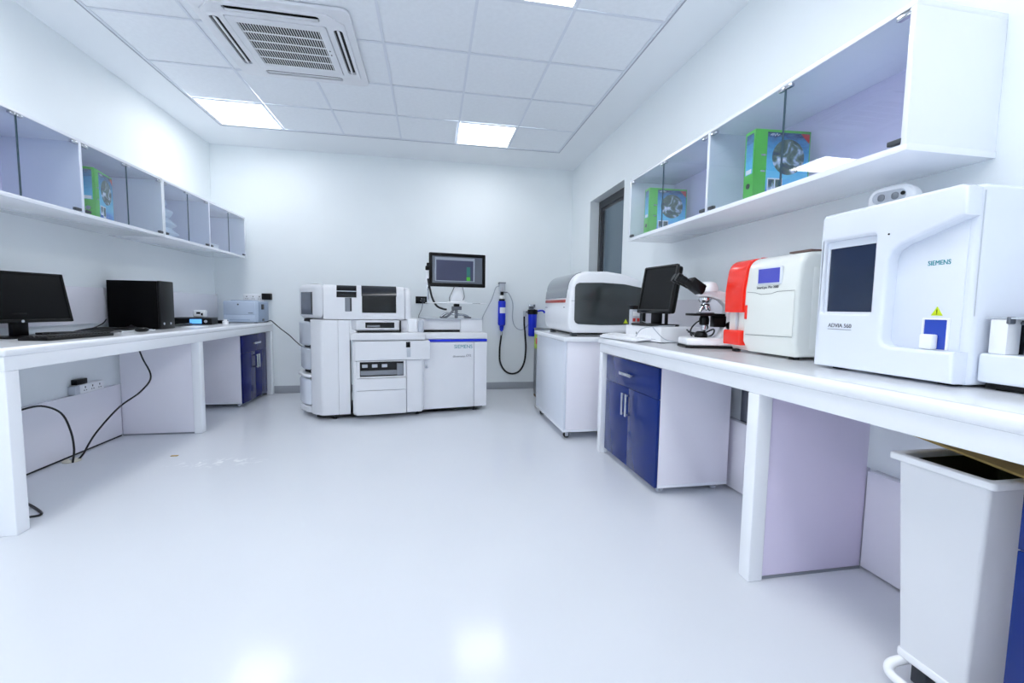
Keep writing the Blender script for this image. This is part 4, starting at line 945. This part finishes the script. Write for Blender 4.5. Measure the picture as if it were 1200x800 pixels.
bm = nb(); blob(bm, (0, 0, .014), (.052, .03, .018), 1, 18, 8, 0.0)
for v in bm.verts: v.co.z = max(v.co.z, .0)
obj('mouse_shell', bm, BLACK, t, 60); box('wheel', (-.035, -.018, -.004, .004, .024, .031), DGREY, t, .002)
t = thing('cable', 'tangle of black leads trailing behind the keyboard on the left bench', 'cable', (-2.25, 3.4, ZT))
for q in range(4):
    rnd = random.Random(q+5)
    tube('lead', [(-.12+.03*q, -.27+.01*q, .012), (-.02+.03*q, -.15, .014), (.04-.03*q, -.08, .012), (.07-.02*q, .05, .014+.006*q), (0.02+.02*q, .2, .02), (.02*q, .34, .02), (-.04, .46, .03)], .009, BLACK, t, 7, 5)
tube('lead', [(-.1, -.02, .01), (-.14, .2, .02), (-.17, .36, .05), (-.20, .45, .08)], .004, CABLE, t, 7, 5)
tube('white_lead', [(.10, .12, .005), (.14, .2, .007), (.15, .28, .012), (.19, .3, .006), (.17, .37, .006)], .004, WCABLE, t, 7, 5)
t = thing('cable', 'flat run of black cable beyond the tower on the left bench', 'cable', (-2.25, 4.4, ZT))
for q in range(3): tube('lead', [(-.0+.03*q, -.25, .01), (.02, .0, .012+.004*q), (-.06+.02*q, .25, .012), (-.10, .45, .014)], .007, CABLE, t, 7, 5)
tag(box('paper_sheet', (-2.17, -2.05, 4.30, 4.52, ZT, ZT+.002), PAPER, None, 0), 'small white paper slip on the left bench beside the black leads', 'paper')
t = thing('label_printer', 'small black device with a blue lit display on the left bench', 'device', (-2.33, 4.87, ZT), math.radians(8))
box('case', (-.17, .17, -.09, .11, .0, .062), BLACK, t, .006, 3); box('top_panel', (-.172, .172, -.092, .112, .062, .070), DGREY, t, .003)
box('display', (-.015, .085, -.0925, -.089, .012, .056), em('device_blue', (90, 160, 235), .9), t, .001); cyl('knob', (.12, -.096, .034), (.12, -.089, .034), .014, LGREY, t, 16)
t = thing('card_reader', 'small white gadget resting on top of the black blue-lit device', 'device', (-2.285, 4.88, ZT+.0705), math.radians(8))
box('shell', (-.055, .055, -.04, .04, 0, .075), MWR, t, .018, 3); boxes('dark_openings', [(-.02, .015, -.0415, -.039, .035, .055), (.02, .035, -.0415, -.039, .02, .045)], BLACK, t, .002)
t = thing('white_bottle', 'small white bottle beside the blue-lit device on the left bench', 'bottle', (-2.10, 4.98, ZT))  # the small white bottle, body and cap
lathe('bottle_body', [(.026, 0), (.028, .004), (.028, .03), (.018, .036)], (0, 0, 0), MWR, t, 18); lathe('cap', [(.016, .035), (.016, .046), (.012, .05)], (0, 0, 0), MWR, t, 14)
t = thing('adapter', 'small black adapter block beside the pale printer', 'adapter', (-2.20, 5.14, ZT)); box('block', (-.05, .05, -.03, .03, 0, .035), BLACK, t, .004); box('stub', (-.01, .01, .03, .05, .012, .024), BLACK, t, .003)
# printer
t = thing('printer', 'pale blue-grey laser printer at the far end of the left bench', 'printer', (-2.08, 5.42, ZT), math.radians(0))
box('case', (-.175, .175, -.12, .22, .008, .245), PRN, t, .014, 3)
box('side_cover', (.170, .1785, -.10, .20, .02, .235), PRN2, t, .004)
box('front_door', (-.165, .15, -.128, -.118, .095, .235), PRN, t, .004)
box('tray', (-.165, .15, -.130, -.118, .012, .088), PRN, t, .004)
box('tray_recess', (-.11, .10, -.1325, -.129, .028, .042), PRN2, t, .001)
for d in [(-.16, -.13, -.1, -.07, 0, .01), (.13, .16, -.1, -.07, 0, .01), (.13, .16, .17, .2, 0, .01), (-.16, -.13, .17, .2, 0, .01)]: box('foot', d, DGREY, t, 0)
cyl('emblem', (-.02, -.1295, .205), (-.02, -.127, .205), .009, DGREY, t, 16)
boxes('name_print', [(.08, .13, -.1285, -.1275, .108, .115)], GREYP, t, 0)
box('side_vent', (.178, .181, -.02, .06, .15, .21), BLACK, t, .002); box('side_port', (.178, .181, .0, .06, .02, .045), DGREY, t, .001)
box('paper_output', (-.12, .10, -.06, .14, .244, .252), PRN2, t, .003)
# white multi socket + black adapter on the wall above the printer
t = socket('power_socket', 'white triple socket on the back wall above the pale printer', -2.11, 1.165, .22, MWR, 3)
box('black_adapter', (.11, .21, -.06, -.0, -.02, .055), BLACK, t, .004)
t = tag(tube('cable', [(-1.90, 5.55, .885), (-1.875, 5.6, .90), (-1.86, 5.66, .87), (-1.80, 5.70, .80), (-1.70, 5.69, .72), (-1.60, 5.60, .65), (-1.45, 5.3, .62), (-1.32, 5.02, .66)], .006, CABLE, None, 8, 6), 'black lead running from the printer across the back wall to the big analyser', 'cable')
# socket strip on the low trunking
t = thing('power_strip', 'white three-way socket strip resting on the low panel under the left bench', 'socket strip', (XL+.0205, 3.72, .43))
bm = nb(); ab(bm, -.018, .03, -.115, .115, 0, .065, .004); obj('strip_body', bm, MWR, t)
for y in (-.07, 0, .07): boxes('socket_holes', [(.0295, .031, y-.004, y+.004, .036, .05), (.0295, .031, y-.014, y-.006, .018, .024), (.0295, .031, y+.006, y+.014, .018, .024)], BLACK, t, 0)
box('side_switch', (-.018, .028, -.16, -.118, 0, .06), LGREY, t, .003)
box('black_plug', (-.018, .02, -.13, -.03, .066, .105), BLACK, t, .004)
for pts, lb in (([(-2.30, 3.93, .765), (-2.22, 3.85, .66), (-2.14, 3.80, .52), (-2.16, 3.70, .42), (-2.24, 3.6, .33), (-2.33, 3.5, .17), (-2.38, 3.45, .04), (-2.40, 3.43, .006)], 'long black lead curving down from the left bench to the floor'),
                ([(-2.42, 3.05, .44), (-2.36, 3.12, .45), (-2.33, 3.22, .38), (-2.34, 3.30, .24), (-2.37, 3.36, .10), (-2.39, 3.37, .006)], 'short black lead rising from the floor to the near panel under the left bench'),
                ([(-2.16, 2.72, .006), (-2.03, 2.62, .006), (-1.965, 2.555, .006), (-2.0, 2.53, .006), (-2.12, 2.52, .006)], 'black lead looped on the floor behind the near bench end')):
    tag(tube('cable', pts, .006, CABLE, None, 8, 6), lb, 'cable')
t = thing('floor_outlet', 'small pale round cover on the floor where the black leads meet', 'outlet', (-2.43, 3.42, 0))
lathe('cover', [(.05, 0), (.05, .006), (.04, .012)], (0, 0, 0), mat('pale_yellow', (216, 212, 196), .5), t, 20); lathe('boss', [(.012, .012), (.012, .02)], (0, 0, 0), LGREY, t, 12)

tag(box('paper_scrap', (-1.835, -1.79, 3.43, 3.45, 0, .003), CARD, None, 0), 'tiny brown scrap lying on the floor in front of the left bench', 'scrap')
